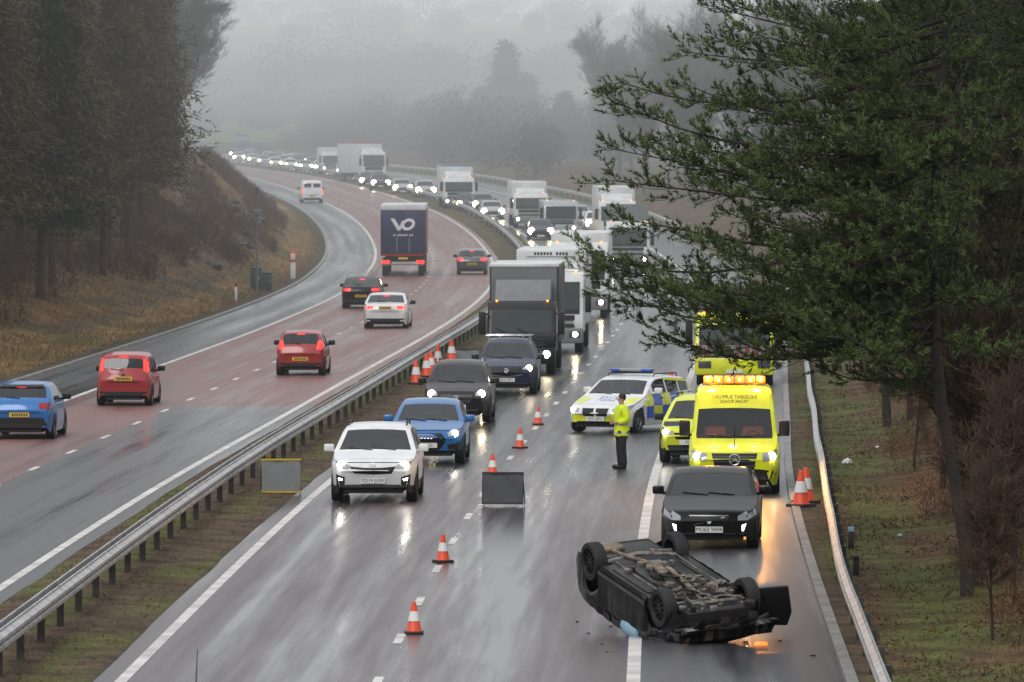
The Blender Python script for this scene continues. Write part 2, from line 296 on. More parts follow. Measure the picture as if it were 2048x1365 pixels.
def terrain():
    ys=list(YS)+list(np.arange(1520,2700,30))+list(np.arange(2700,4600,100)); v=[];f=[];col=[]
    w=len(OS)
    for y in ys:
        b=Bf(min(y,1500))
        for o in OS:
            v.append((b+o,y,terr(o,y)))
            n=noise.noise(Vector((o*.25,y*.07,3))); n2=noise.noise(Vector((o*.9,y*.25,8)))
            if y>1330:
                c=(.13,.225,.06) if noise.noise(Vector((o*.01,y*.004,7)))>-.15 else (.10,.10,.05)
            elif o<-12.6:
                d=-o-12.6
                c=(.075,.06,.04) if d<1.0 else ((.24,.165,.07) if n>-.15 else (.115,.11,.042)) 
                if 250<y<560 and 3.<d<9 : c=(.17,.105,.045) if n2>-.1 else (.075,.07,.06)
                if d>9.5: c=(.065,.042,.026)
            elif o>12.1:
                d=o-12.1; c=(.080,.064,.045) if d<.35 else ((.085,.105,.030) if n2>-.1 else (.10,.066,.04))
                if d>2.0: c=(.11,.065,.036) if n2>-.05 else (.085,.095,.032)
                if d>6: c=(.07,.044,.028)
            elif -1.7<o<1.2: c=(.085,.095,.028) if n2>.0 else (.095,.068,.05)
            else: c=(.04,.04,.04)
            col.append((*c,1))
    for i in range(len(ys)-1):
        for k in range(w-1): f.append((i*w+k,i*w+k+1,(i+1)*w+k+1,(i+1)*w+k))
    me=bpy.data.meshes.new('ground'); me.from_pydata(v,[],f); me.materials.append(M['terrain']); me.shade_smooth()
    ca=me.color_attributes.new('zone','FLOAT_COLOR','POINT'); ca.data.foreach_set('color',np.array(col,dtype=np.float32).ravel())
    o=bpy.data.objects.new('ground',me); link(o); struct(o)
terrain()
# ------------------------------------------------------------------ crash barriers
def w_rail(o,y0,y1,side,z0=.42,jit=0):
    prof=[(0,0),(.0,.03),(.085,.075),(.085,.125),(.01,.155),(.085,.185),(.085,.235),(0,.28),(0,.315),(-.03,.315),(-.03,0)]
    ys=np.arange(y0,y1+.1,2.); mb=MB(); v=[];f=[]; n=len(prof)
    for y in ys:
        jx=jit*noise.noise(Vector((y*.04,1,0))); jz=jit*.5*noise.noise(Vector((y*.05,4,0)))
        for a,z in prof: v.append((Bf(y)+o(y)+side*a+jx,y,zr(y)+.05+z0+z+jz))
    for i in range(len(ys)-1):
        for k in range(n): f.append((i*n+k,i*n+(k+1)%n,(i+1)*n+(k+1)%n,(i+1)*n+k))
    return mb.add(v,f)
def barrier(label,of,y0,y1,sides,step,jit=0,zg=0.):
    if not callable(of): ov=of; of=lambda y:ov
    r=thing('crash_barrier',label,'crash barrier',(Bf(y0)+of(y0),y0,zr(y0)))
    inv=Vector(r.location)
    def loc(mb): mb.v=[(a-inv.x,b-inv.y,c-inv.z) for a,b,c in mb.v]; return mb
    for s in sides:
        loc(w_rail(lambda y,s=s:of(y)+s*.09,y0,y1,s,.42,jit)).build('rail','steel',r)
    y=y0+1
    while y<y1-.5:
        jx=jit*noise.noise(Vector((y*.04,1,0)))
        loc(MB().box(Bf(y)+of(y)-.055+jx,Bf(y)+of(y)+.055+jx,y-.07,y+.07,zr(y)-.1+zg,zr(y)+.72)).build('post','post',r,False); y+=step
    return r
barrier('long galvanised double sided crash barrier along central reserve beside white SUV',-.15,60,262,(1,-1),3.2)
barrier('distant curved central crash barrier between red carriageway and queued lorries',-.15,263,930,(1,-1),7.2)
barrier('bent galvanised crash barrier on right verge beside orange cones',lambda y:12.36+.46*float(ss(92,150,y)),70,330,(-1,),3.2,.14)
barrier('faint far crash barrier on outer verge behind queued traffic',12.75,455,900,(-1,),6.4)
# ------------------------------------------------------------------ car shells
def smooth_prof(pts,L,sig):
    xs=np.arange(-.3,L+.3,.01); ys=np.interp(xs,[p[0] for p in pts],[p[1] for p in pts])
    k=np.exp(-.5*(np.arange(-20,21)*.01/sig)**2); k/=k.sum(); ys=np.convolve(np.pad(ys,20,'edge'),k,'valid')
    return lambda u: float(np.interp(u,xs,ys))
def shell(P):
    L,W,H,R=P['L'],P['W'],P['H'],P['R']; hl,hc,uc,u0,u1,ut,zd=[P[k] for k in ('hl','hc','uc','u0','u1','ut','zd')]
    tum=P.get('tum',.34); clr=P.get('clr',.2); uw=P.get('uw',u0-.05)
    zt=smooth_prof([(0,hl-.30),(.02,hl-.12),(.08,hl-.03),(.18,hl),(.5,hl+.05),(uc,hc),(u0,H-.10),(u0+.32,H-.02),((u0+u1)/2,H),(u1,H-.085),(ut,zd),(L-.07,zd-.04),(L-.02,zd-.14),(L,zd-.38)],L,P.get('sig',.055))
    def belt(u): return min(float(np.interp(u,[uc,ut],[hc-.04,zd-.01])),zt(u)-.055)
    Ra=R+.055
    def zb(u):
        z=clr+.13*max(0,1-u/.16)+.13*max(0,1-(L-u)/.2)
        for a in P['ax']:
            d=abs(u-a)
            if d<Ra: z=max(z,R+math.sqrt(Ra*Ra-d*d))
        return z
    hw=W/2
    def wm(u): return hw*(1-.21*max(0,1-u/.85)**2.2-.15*max(0,1-(L-u)/.7)**2.2)
    us=set([0,.012,.03,.055,.09,.13,.18,uc,uc+.05,u0,u1,ut,uw]+[L-q for q in (0,.012,.03,.06,.1,.15)])
    us|=set(np.arange(.22,L-.2,.075).round(3))
    for a in P['ax']:
        us|={a-Ra-.004,a-Ra+.004,a+Ra-.004,a+Ra+.004}|{a+Ra*math.cos(q) for q in np.linspace(.15,PI-.15,13)}
    for a,b in P['win']: us|={a,b}
    us=sorted(us); us=[u for i,u in enumerate(us) if i==0 or u-us[i-1]>.003]; us[-1]=L
    V=[]
    bf,br=P.get('bow',(.22,.11))
    for u in us:
        w=wm(u); b=belt(u); t=zt(u); g=t-b; z0=min(zb(u),b-.16); zs=b-.09
        wr=w*.945-tum*max(0,g-.055)
        pts=[(w*.955,z0),(w*.990,z0+(zs-z0)*.3),(w,z0+(zs-z0)*.62),(w*.985,zs),(w*.950,b-.012),(w*.935,b+.012),
             (w*.935+(wr-w*.935)*.84,b+.012+(g-.012)*.83),(wr-.02,b+g*.925),(wr-.10,b+g*.985),(wr*.5,t+.012),(0,t+.02)]
        row=[]
        for x,z in pts:
            q=(x/hw)**2; y=u+bf*q*max(0,1-u/1.9)-br*q*max(0,1-(L-u)/1.2); row.append((x,y,z))
        V+=row+[(-x,y,z) for x,y,z in row[-2::-1]]
    n=21; parts={}; allf=[]
    for i in range(len(us)-1):
        um=(us[i]+us[i+1])/2; g=zt(um)-belt(um)
        for k in range(20):
            j=k if k<10 else 19-k; nm='body'
            if j in(8,9):
                if uc+.03<um<uw: nm='windscreen'
                elif u1+.03<um<ut-.05: nm='rear_window'
            if j==5 and g>.17:
                for wi,(a,b) in enumerate(P['win']):
                    if a<um<b: nm='side_window|%d%s'%(wi,'a' if k<10 else 'b')
            if j==0 and P.get('trim'): nm='sill_trim'
            fc=(i*n+k,(i+1)*n+k,(i+1)*n+k+1,i*n+k+1); parts.setdefault(nm,[]).append(fc); allf.append(fc)
    c0=tuple(range(n)); c1=tuple((len(us)-1)*n+k for k in range(n-1,-1,-1)); parts['body']+=[c0,c1]; allf+=[c0,c1]
    return V,parts,allf
WH={}
def wheel(root,x,y,R,w,dark=False,name='wheel'):
    k=(R,w,x>0,dark); s=1 if x>0 else -1
    if k not in WH:
        t=MB().lathe([(-w/2*s,R*.66),(-w/2*s,R*.93),(-w*.36*s,R*.99),(w*.36*s,R*.99),(w/2*s,R*.93),(w/2*s,R*.70),(w*.42*s,R*.66),(-w/2*s,R*.66)],28)
        r=MB().lathe([(w*.44*s,R*.70),(w*.40*s,R*.64),(w*.12*s,R*.60),(w*.1*s,0.001)],24)
        r.lathe([(w*.2*s,.001),(w*.38*s,.03),(w*.34*s,R*.17),(w*.1*s,R*.18)],16)
        for q in range(10 if dark else 5):
            a=2*PI*q/(10 if dark else 5); Mx=Matrix.Rotation(a,4,'X'); hwid=R*(.035 if dark else .085)
            r.box(min(w*.12*s,w*.36*s),max(w*.12*s,w*.36*s),-hwid,hwid,R*.1,R*.66,0,Mx)
        ot=t.build('wheel','rubber',root); orr=r.build('rim','darkalloy' if dark else 'alloy',ot); WH[k]=(ot.data,orr.data)
    else:
        ot=bpy.data.objects.new('wheel',WH[k][0]); link(ot,root); orr=bpy.data.objects.new('rim',WH[k][1]); link(orr,ot)
    ot.location=(x,y,R); return ot
class Car:
    def __init__(s,name,label,cat,P,pm,loc,rz,darkrim=False,group=None,wheels=True,inside=True,cover=None):
        s.P=P; s.root=thing(name,label,cat,loc,rz,group); V,parts,allf=shell(P); s.bvh=BVHTree.FromPolygons(V,allf)
        for nm,fs in parts.items():
            ids=sorted({i for f in fs for i in f}); mp={a:b for b,a in enumerate(ids)}; mb=MB(); mb.add([V[i] for i in ids],[tuple(mp[i] for i in f) for f in fs])
            base=nm.split('|')[0]; m={'body':pm,'windscreen':M['screen' if inside else 'glass'],'rear_window':M['tint' if inside else 'glass'],'side_window':M['tint' if inside else 'glass'],'sill_trim':M['trim']}[base]
            o=mb.build(base,m,s.root)
            if base=='body': s.body=o
        L,W,clr=P['L'],P['W'],P.get('clr',.2); hc,uc,ut,H=P['hc'],P['uc'],P['ut'],P['H']
        MB().box(-W/2+.3,W/2-.3,.24,L-.16,clr,clr+.34).box(-W/2+.07,W/2-.07,P['ax'][0]+P['R']+.1,P['ax'][1]-P['R']-.1,clr+.012,clr+.2).build('underbody','under',s.root,False)
        if inside:
            MB().box(-W/2+.17,W/2-.17,uc+.3,ut-.2,clr+.36,hc-.30,.02).build('cabin_floor','under',s.root)
            MB().box(-W/2+.22,W/2-.22,uc+.14,uc+.58,hc-.28,hc-.015,.05).build('dashboard','dash',s.root)
            zt_=min(hc+.42,H-.13)
            for sg in (1,-1):
                x=sg*W*.205; st=MB().box(x-.24,x+.24,uc+1.05,uc+1.24,hc-.42,zt_-.20,.07).build('seat',cover or 'seat',s.root); MB().box(x-.13,x+.13,uc+1.10,uc+1.22,zt_-.185,zt_,.045).build('headrest','seat',st)
            if ut-uc>2.2 and ut-uc<4: MB().box(-W/2+.3,W/2-.3,ut-.95,ut-.75,hc-.42,hc+.10,.07).build('rear_seat','seat',s.root)
            q=MB(); pts=[(-W*.0+W*.205+.19*math.cos(t),uc+.66+.06*math.sin(t),hc-.06+.18*math.sin(t)) for t in np.linspace(0,2*PI,15)]; q.tube(pts,.017,5).build('steering_wheel','trim',s.root)
        s.wheels=[]
        if wheels:
            for y in P['ax']:
                for x in (-1,1): s.wheels.append(wheel(s.root,x*(W/2-.125),y,P['R'],.225,darkrim))
    def patch(s,name,m,side,top,bot,mir=False,off=.008,n=8,mm=4,parent=None,label=None):
        out=[]
        for sg in ((1,-1) if mir else (1,)):
            v=[];f=[]
            t=np.linspace(0,1,n); tt=np.linspace(0,1,len(top)); tb=np.linspace(0,1,len(bot))
            A=np.stack([np.interp(t,tt,[p[i] for p in top]) for i in (0,1)],1); Bq=np.stack([np.interp(t,tb,[p[i] for p in bot]) for i in (0,1)],1)
            for r in range(mm):
                for c in range(n):
                    a,z=A[c]*(1-r/(mm-1))+Bq[c]*r/(mm-1); v.append(s.proj(a*(sg if side in('front','rear') else 1),z,side if side in('front','rear') else (side if sg>0 else ('left' if side=='right' else 'right')),off))
            for r in range(mm-1):
                for c in range(n-1): f.append((r*n+c,r*n+c+1,(r+1)*n+c+1,(r+1)*n+c))
            o=MB().add(v,f).build(name,m,parent or s.root)
            if label: o['label']=label
            out.append(o)
        return out
    def proj(s,a,z,side,off):
        if side=='front': o,d=Vector((a,-5,z)),Vector((0,1,0))
        elif side=='rear': o,d=Vector((a,s.P['L']+5,z)),Vector((0,-1,0))
        elif side=='top': o,d=Vector((a,z,9)),Vector((0,0,-1))
        else: sg=1 if side=='right' else -1; o,d=Vector((sg*5,a,z)),Vector((-sg,0,0))
        h=s.bvh.ray_cast(o,d)[0]
        if h is None:
            h=s.bvh.find_nearest(o+d*(4.9))[0]
        return h-d*off
    def text(s,txt,size,x,z,side,m,off=.016,mirror=False,name='lettering',parent=None):
        v,f=text_verts(txt,size); sg=-1 if mirror else 1
        if side=='rear': sg=-sg
        return MB().add([s.proj(x+sg*p[0],z+p[1],side,off) for p in v],f).build(name,m,parent or s.root,False)
    def lamp(s,top,bot,bulb,lens='lens',lit='whitelamp',side='front'):
        for o,sg in zip(s.patch('headlight',M[lens],side,top,bot,True,.01,10,4),(1,-1)):
            x,z,r=bulb; c=s.proj(sg*x,z,side,.03)
            MB().lathe([(0,.001),(0,r*.7),(.015,r)],14,'y',tuple(c)).build('bulb',M[lit],o)
    def disc(s,name,m,x,z,r,side='front',off=.02):
        c=s.proj(x,z,side,off); MB().lathe([(0,.001),(-.006,r*.8),(.015,r)],16,'y',tuple(c)).build(name,m,s.root)
    def mirrors(s,y,z,m='trim',sz=(.22,.12,.16)):
        for sg in (1,-1):
            x=sg*(s.P['W']/2+.09); a,b=sorted((x-sz[0]/2,x+sz[0]/2))
            o=MB().box(a,b,y-sz[1]/2,y+sz[1]/2,z,z+sz[2],.035); xa,xb=sorted((sg*(s.P['W']/2-.12),sg*(s.P['W']/2+.02))); o.box(xa,xb,y-.03,y+.03,z-.01,z+.05,.01); o.build('wing_mirror',m if not isinstance(m,str) else M[m],s.root)
    def plate(s,txt,z,side='front',x=0,w=.52,h=.115,off=.012,size=.105):
        ys=[s.proj(x+a*w/2,z+b*h/2,side,off).y for a in (-1,0,1) for b in (-1,1)]; d=-1 if side=='front' else 1; y=min(ys) if d<0 else max(ys)
        o=MB().box(x-w/2,x+w/2,min(y,y+d*.012),max(y,y+d*.012),z-h/2,z+h/2).build('number_plate',M['pwhite' if side=='front' else 'pyel'],s.root,False)
        if txt:
            v,f=text_verts(txt,size); sg=-d; MB().add([(x+sg*p[0],y+d*.016,z+p[1]) for p in v],f).build('lettering',M['ink'],o,False)
        elif side=='rear': 
            mb=MB()
            for k in range(7): mb.box(x-.21+k*.061,x-.21+k*.061+.038,y+.0125,y+.016,z-.036,z+.036)
            mb.build('plate_characters',M['ink'],o,False)
    def roofbars(s,m='trim'):
        P=s.P
        for sg in (1,-1):
            x=sg*(P['W']/2*.945-P.get('tum',.34)*.5-.06); MB().tube([(x,P['u0']+.35,P['H']-.05),(x,P['u0']+.45,P['H']+.035),(x,P['u1']-.3,P['H']+.02),(x,P['u1']-.2,P['H']-.06)],.018,6).build('roof_rail',M[m],s.root)
    def wipers(s):
        P=s.P
        for x in (-.05,.45):
            a=s.proj(x,P['hc']+.03,'front',.02); b=s.proj(x-.5,P['hc']+.07,'front',.02); MB().tube([a,b],.010,5).build('wiper',M['trim'],s.root)
    def hoodline(s):
        P=s.P; w=P['W']/2
        s.patch('bonnet_seam',M['trim'],'front',[(-w*.62,P['hl']-.015),(0,P['hl']-.005),(w*.62,P['hl']-.015)],[(-w*.62,P['hl']-.03),(0,P['hl']-.02),(w*.62,P['hl']-.03)],False,.006,12,2)
def sub(d,**k): q=dict(d); q.update(k); return q
SUV=dict(L=4.48,W=1.855,H=1.62,R=.36,ax=(.9,3.57),clr=.21,hl=.89,hc=1.07,uc=1.05,u0=1.85,u1=3.75,ut=4.28,zd=1.06,win=[(1.5,2.5),(2.6,3.35),(3.42,3.85)],trim=True,bow=(.26,.12),tum=.38)
HATCH=dict(L=4.0,W=1.74,H=1.46,R=.31,ax=(.78,3.3),clr=.18,hl=.76,hc=.98,uc=.95,u0=1.7,u1=3.3,ut=3.84,zd=1.0,win=[(1.35,2.3),(2.4,3.15)])
SALOON=dict(L=4.63,W=1.83,H=1.44,R=.33,ax=(.85,3.65),clr=.17,hl=.72,hc=.97,uc=1.35,u0=2.1,u1=3.25,ut=4.0,zd=1.03,win=[(1.85,2.75),(2.84,3.55)])
ESTATE=sub(SALOON,L=4.9,W=1.87,H=1.47,u1=4.3,ut=4.8,zd=1.04,ax=(.87,3.85),win=[(1.95,2.85),(2.94,3.7),(3.78,4.4)])
VAN=dict(L=5.9,W=2.0,H=2.32,R=.345,ax=(.95,4.6),clr=.22,hl=.98,hc=1.22,uc=.72,u0=1.52,uw=1.22,u1=5.7,ut=5.86,zd=1.25,win=[(1.25,2.1)],tum=.1,sig=.06,bow=(.16,.03))
def fr(px,py): X,Y,Z=at(px,py); return (X,Y,Z),ang(Y)
def rr(px,py,L):
    X,Y,Z=at(px,py); a=ang(Y); return (X-math.sin(a)*L,Y+math.cos(a)*L,Z),PI+a
# white SUV
l,a=fr(745,1008)
c=Car('suv','white SUV with plate YD19 JUW leading the queue in the outer lane','car',SUV,M['white'],l,a)
c.lamp([(.50,.82),(.68,.87),(.82,.94)],[(.50,.74),(.66,.74),(.80,.82)],(.68,.81,.085))
c.patch('grille',M['trim'],'front',[(-.50,.79),(-.2,.765),(.2,.765),(.50,.79)],[(-.40,.64),(0,.62),(.40,.64)],n=13)
c.patch('lower_grille',M['trim'],'front',[(-.58,.40),(.58,.40)],[(-.66,.255),(.66,.255)],n=14)
c.patch('fog_light',M['trim'],'front',[(.60,.56),(.80,.62)],[(.60,.28),(.78,.30)],True); c.patch('fog_bezel',M['whitelamp'],'front',[(.65,.52),(.74,.54)],[(.66,.485),(.73,.50)],True,off=.015)
c.patch('skid_plate',M['chrome'],'front',[(-.5,.262),(.5,.262)],[(-.45,.225),(.45,.225)],off=.012)
c.patch('badge',M['chrome'],'front',[(-.07,.845),(.07,.845)],[(-.07,.795),(.07,.795)],off=.012,n=4,mm=2); c.plate('YD19 JUW',.485); c.mirrors(1.55,1.04,M['white']); c.roofbars(); c.wipers(); c.hoodline()
# blue SUV
l,a=fr(852,931)
c=Car('suv','bright blue SUV with four ring badge just behind the white SUV','car',sub(SUV,L=4.2,W=1.79,H=1.5,hl=.84,hc=.99,u1=3.5,ut=4.0,zd=1.0,ax=(.82,3.4),win=[(1.5,2.4),(2.5,3.3)]),M['blue'],l,a)
c.lamp([(.50,.78),(.80,.84)],[(.52,.68),(.78,.70)],(.67,.75,.085)); g=c.patch('grille',M['trim'],'front',[(-.36,.76),(.36,.76)],[(-.48,.60),(-.3,.34),(.3,.34),(.48,.60)],n=12)[0]
for k in range(4):
    q=c.proj(-.12+.08*k,.68,'front',.02); MB().lathe([(0,.038),(-.004,.048),(.004,.056),(0,.038)],16,'y',tuple(q)).build('ring_badge',M['chrome'],g)
c.patch('lower_intake',M['trim'],'front',[(.5,.48),(.80,.54)],[(.54,.30),(.74,.30)],True); c.patch('lower_grille',M['trim'],'front',[(-.6,.31),(.6,.31)],[(-.55,.25),(.55,.25)],n=10); c.plate('J16 SJG',.47); c.mirrors(1.5,.98,M['blue']); c.wipers(); c.hoodline()
# dark brown suv
l,a=fr(912,848)
c=Car('suv','dark brown SUV between the blue SUV and the navy SUV','car',sub(SUV,W=1.84,L=4.5,H=1.66),M['brown'],l,a)
c.lamp([(.52,.84),(.82,.90)],[(.52,.75),(.80,.76)],(.68,.81,.10),lit='lamp'); c.patch('grille',M['darklens'],'front',[(-.46,.80),(.46,.80)],[(-.36,.56),(.36,.56)],n=10); c.disc('badge',M['chrome'],0,.70,.07)
c.patch('lower_grille',M['trim'],'front',[(-.6,.39),(.6,.39)],[(-.5,.28),(.5,.28)]); c.plate('',.46); c.patch('silver_bumper_strip',M['chrome'],'front',[(-.62,.30),(.62,.30)],[(-.55,.27),(.55,.27)],off=.016); c.mirrors(1.55,1.05,M['brown']); c.roofbars('chrome'); c.wipers()
# navy suv
l,a=fr(1012,791)
c=Car('suv','navy blue SUV with silver roof bars in front of the black lorry','car',sub(SUV,L=4.55,W=1.84,H=1.66),M['navy'],l,a)
c.lamp([(.50,.83),(.83,.91)],[(.50,.77),(.80,.80)],(.69,.82,.09),lit='lamp'); c.patch('grille',M['trim'],'front',[(-.48,.81),(.48,.81)],[(-.40,.62),(0,.55),(.40,.62)],n=10); c.disc('badge',M['chrome'],0,.74,.075)
c.patch('chrome_strip',M['chrome'],'front',[(-.5,.64),(0,.56),(.5,.64)],[(-.5,.61),(0,.53),(.5,.61)],off=.016,n=10); c.plate('SJ62 MFG',.46); c.patch('lower_grille',M['trim'],'front',[(-.7,.36),(.7,.36)],[(-.6,.28),(.6,.28)]); c.mirrors(1.55,1.05,M['navy']); c.wipers()
for u in (2.2,3.2): MB().box(-.72,.72,u-.04,u+.04,1.72,1.76,.012).box(-.66,-.6,u-.03,u+.03,1.60,1.73).box(.6,.66,u-.03,u+.03,1.60,1.73).build('roof_bar',M['chrome'],c.root)
# black estate on hard shoulder
l,a=fr(1418,1101)
c=Car('parked_car','shiny black car with plate MU62 WFR parked on the hard shoulder before the yellow van','car',sub(SALOON,L=4.63,W=1.865,H=1.44,hl=.74,hc=.95,u1=3.6,ut=4.3,win=[(1.85,2.75),(2.84,3.7)]),M['black'],l,a-.03)
c.patch('headlight',M['lens'],'front',[(.54,.64),(.70,.73),(.86,.78)],[(.54,.56),(.72,.56),(.88,.65)],True,.01,10,4)
g=c.patch('grille',M['trim'],'front',[(-.36,.64),(.36,.64)],[(-.32,.45),(.32,.45)],n=10)[0]; c.patch('chrome_frame',M['chrome'],'front',[(-.38,.66),(.38,.66)],[(-.37,.642),(.37,.642)],off=.014,parent=g)
q=[c.proj(-.3,.47,'front',.02),c.proj(.3,.62,'front',.02)]; MB().tube(q,.012,5).build('diagonal_badge_bar',M['chrome'],g); c.disc('badge',M['chrome'],0,.545,.055)
c.patch('lower_grille',M['trim'],'front',[(-.5,.31),(.5,.31)],[(-.45,.21),(.45,.21)],n=10); c.patch('side_intake',M['trim'],'front',[(.58,.44),(.84,.48)],[(.6,.28),(.8,.3)],True); c.patch('daytime_light',M['dayl'],'front',[(.62,.47),(.70,.5)],[(.62,.36),(.65,.36)],True,off=.016)
c.plate('MU62 WFR',.385); c.mirrors(1.85,.96,M['black']); c.wipers(); c.hoodline()
c.patch('bumper_chrome',M['chrome'],'front',[(-.62,.205),(.62,.205)],[(-.6,.19),(.6,.19)],off=.012)
# yellow van
l,a=fr(1469,992)
c=Car('van','bright yellow incident support van with lit amber roof beacons on hard shoulder','van',VAN,M['yellow'],l,a,cover='interior')
c.lamp([(.60,.92),(.95,.97)],[(.62,.74),(.90,.78)],(.80,.85,.10),lit='lamp')
g=c.patch('grille',M['trim'],'front',[(-.50,.92),(.50,.92)],[(-.40,.48),(.40,.48)],n=10,mm=5)[0]
for k in range(3): c.patch('grille_bar',M['darklens'],'front',[(-.46,.86-.1*k),(.46,.86-.1*k)],[(-.45,.83-.1*k),(.45,.83-.1*k)],off=.018,parent=g)
q=c.proj(0,.78,'front',.035); st=MB().lathe([(0,.10),(-.008,.115),(.008,.13),(0,.10)],24,'y',tuple(q))
for k in range(3):
    an=PI/2+k*2*PI/3; st.tube([q,(q.x+.11*math.cos(an),q.y,q.z+.11*math.sin(an))],[.026,.008],5)
st.build('star_badge',M['chrome'],g)
c.patch('front_bumper',M['trim'],'front',[(-.93,.52),(-.5,.58),(.5,.58),(.93,.52)],[(-.86,.26),(.86,.26)],n=14,mm=4); c.plate('',.38)
c.text('INCIDENT SUPPORT',.110,0,2.10,'front',M['ink'],.012,True); c.text('TRUNK ROADS',.09,0,2.00,'front',M['ink'],.012,True)
c.patch('cowl_panel',M['trim'],'front',[(-.80,1.30),(.80,1.30)],[(-.84,1.22),(.84,1.22)],n=12); c.mirrors(.95,1.26,'trim',(.24,.14,.34)); c.wipers()
lb=MB().box(-.70,.70,1.95,2.25,2.33,2.38,.02).build('light_bar','trim',c.root)
for x in (-.58,-.35,-.12,.12,.35,.58):
    MB().box(x-.10,x+.10,1.935,2.24,2.384,2.53,.03).build('beacon','beacon',lb)
    MB().lathe([(0,.001),(-.004,.03),(.01,.042)],12,'y',(x,1.93,2.455)).build('beacon_lens','beaconcore',lb)
vanloc=Vector(l)
MB().tube([(0,.2,1.05),(.01,.15,1.5)],.008,5).build('aerial','trim',c.root)
MB().box(-.85,.85,2.3,2.35,.7,2.2).build('bulkhead','dash',c.root,False)
c.patch('badge_sticker',M['wink'],'front',[(-.12,1.09),(.06,1.09)],[(-.12,1.01),(.06,1.01)])
c.patch('blue_side_square',M['pblue'],'right',[(1.2,1.2),(1.9,1.2)],[(1.2,.75),(1.9,.75)],True,n=6)
# small yellow and black car behind the van
l,a=fr(1388,930)
c=Car('parked_car','yellow and black patrol car half hidden behind the yellow van','car',sub(SUV,W=1.8,L=4.3,H=1.58,hl=.87,hc=1.02),M['yellow'],l,a-.08,True)
c.lamp([(.50,.80),(.84,.84)],[(.52,.70),(.80,.72)],(.69,.76,.085)); c.patch('front_panel',M['trim'],'front',[(-.5,.76),(.5,.76)],[(-.45,.60),(.45,.60)],n=10); c.patch('lower_grille',M['trim'],'front',[(-.8,.46),(.8,.46)],[(-.7,.24),(.7,.24)],n=12); c.plate('KP21',.53,x=-.1); c.patch('bonnet_stripe',M['trim'],'front',[(-.80,.99),(-.2,1.0)],[(-.80,.84),(-.3,.88)],True); c.mirrors(1.55,1.0,'trim'); c.roofbars(); c.wipers()
c.patch('dark_side_panel',M['trim'],'left',[(1.2,.95),(4.0,.98)],[(1.2,.55),(4.0,.55)],True,n=14); c.patch('dark_wing_panel',M['trim'],'left',[(.45,.72),(1.1,.86)],[(.45,.5),(.55,.6)],True,n=6)
# police estate
X,Y,Z=at(1188,868)
c=Car('police_car','white police estate with blue and yellow checks parked across the lane','car',sub(ESTATE,L=4.96),M['white'],(X,Y,Z),-.42)
c.lamp([(.48,.66),(.88,.74)],[(.50,.57),(.84,.60)],(.66,.63,.07))
for sg in (1,-1): c.patch('grille',M['trim'],'front',[(sg*.03,.67),(sg*.38,.67)],[(sg*.04,.46),(sg*.34,.46)],n=6)
c.patch('yellow_bumper',M['yellow'],'front',[(-.90,.56),(-.44,.5),(-.38,.44),(.38,.44),(.44,.5),(.90,.56)],[(-.82,.26),(.82,.26)],n=20,mm=5); c.patch('lower_grille',M['trim'],'front',[(-.55,.33),(.55,.33)],[(-.5,.22),(.5,.22)],off=.014,n=12); c.plate('SF71 BFU',.39)
c.patch('bonnet_yellow',M['yellow'],'front',[(.50,.90),(.80,.93)],[(.62,.76),(.86,.80)],True); c.text('POLICE',.16,0,.885,'front',M['pblue'],.01)
for i in range(6):
    for j in range(2):
        u=1.24+i*.60; z=.37+j*.315; c.patch('battenburg_square',M['yellow' if (i+j)%2 else 'pblue'],'right',[(u,z+.315),(u+.60,z+.315)],[(u,z),(u+.60,z)],True,n=5,mm=3,off=.012)
c.patch('pillar_yellow',M['yellow'],'right',[(2.9,1.40),(4.50,1.32)],[(2.9,1.34),(4.62,1.24)],True,n=8,mm=2); c.patch('quarter_yellow',M['yellow'],'right',[(4.42,1.23),(4.62,1.20)],[(4.42,1.04),(4.78,1.04)],True,n=5)
for u in (1.45,2.6,3.62): c.patch('door_seam',M['trim'],'right',[(u,.96),(u+.012,.96)],[(u,.3),(u+.012,.3)],True,off=.016,n=2,mm=6)
for u in (2.3,3.3): c.patch('door_handle',M['trim'],'right',[(u,.90),(u+.18,.90)],[(u,.87),(u+.18,.87)],True,off=.03,n=3,mm=2)
c.mirrors(1.95,1.0,M['white']); c.wipers(); lb=MB().box(-.56,.56,2.45,2.72,1.51,1.56,.02).build('light_bar','trim',c.root); MB().box(-.58,.58,2.44,2.73,1.565,1.64,.03).build('light_bar_lens','lens',lb)
for sg in (1,-1): MB().box(*sorted((sg*.30,sg*.585)),2.432,2.738,1.572,1.634,.02).build('blue_light','pblue',lb)
c.roofbars()
# red car just under the picture's lower edge
l=(Bf(72.3)+3.75,72.3,0); c=Car('hatchback','red car whose thin black aerial just shows at the bottom left edge','car',sub(HATCH,H=1.49),M['red'],l,ang(72.3))
c.lamp([(.5,.7),(.8,.76)],[(.5,.6),(.78,.62)],(.66,.66,.06)); c.patch('grille',M['trim'],'front',[(-.4,.6),(.4,.6)],[(-.36,.4),(.36,.4)]); c.plate('',.32); c.mirrors(1.4,.95,'trim'); MB().tube([(.24,1.95,1.44),(.25,2.12,1.92)],[.010,.005],5).build('aerial','trim',c.root)
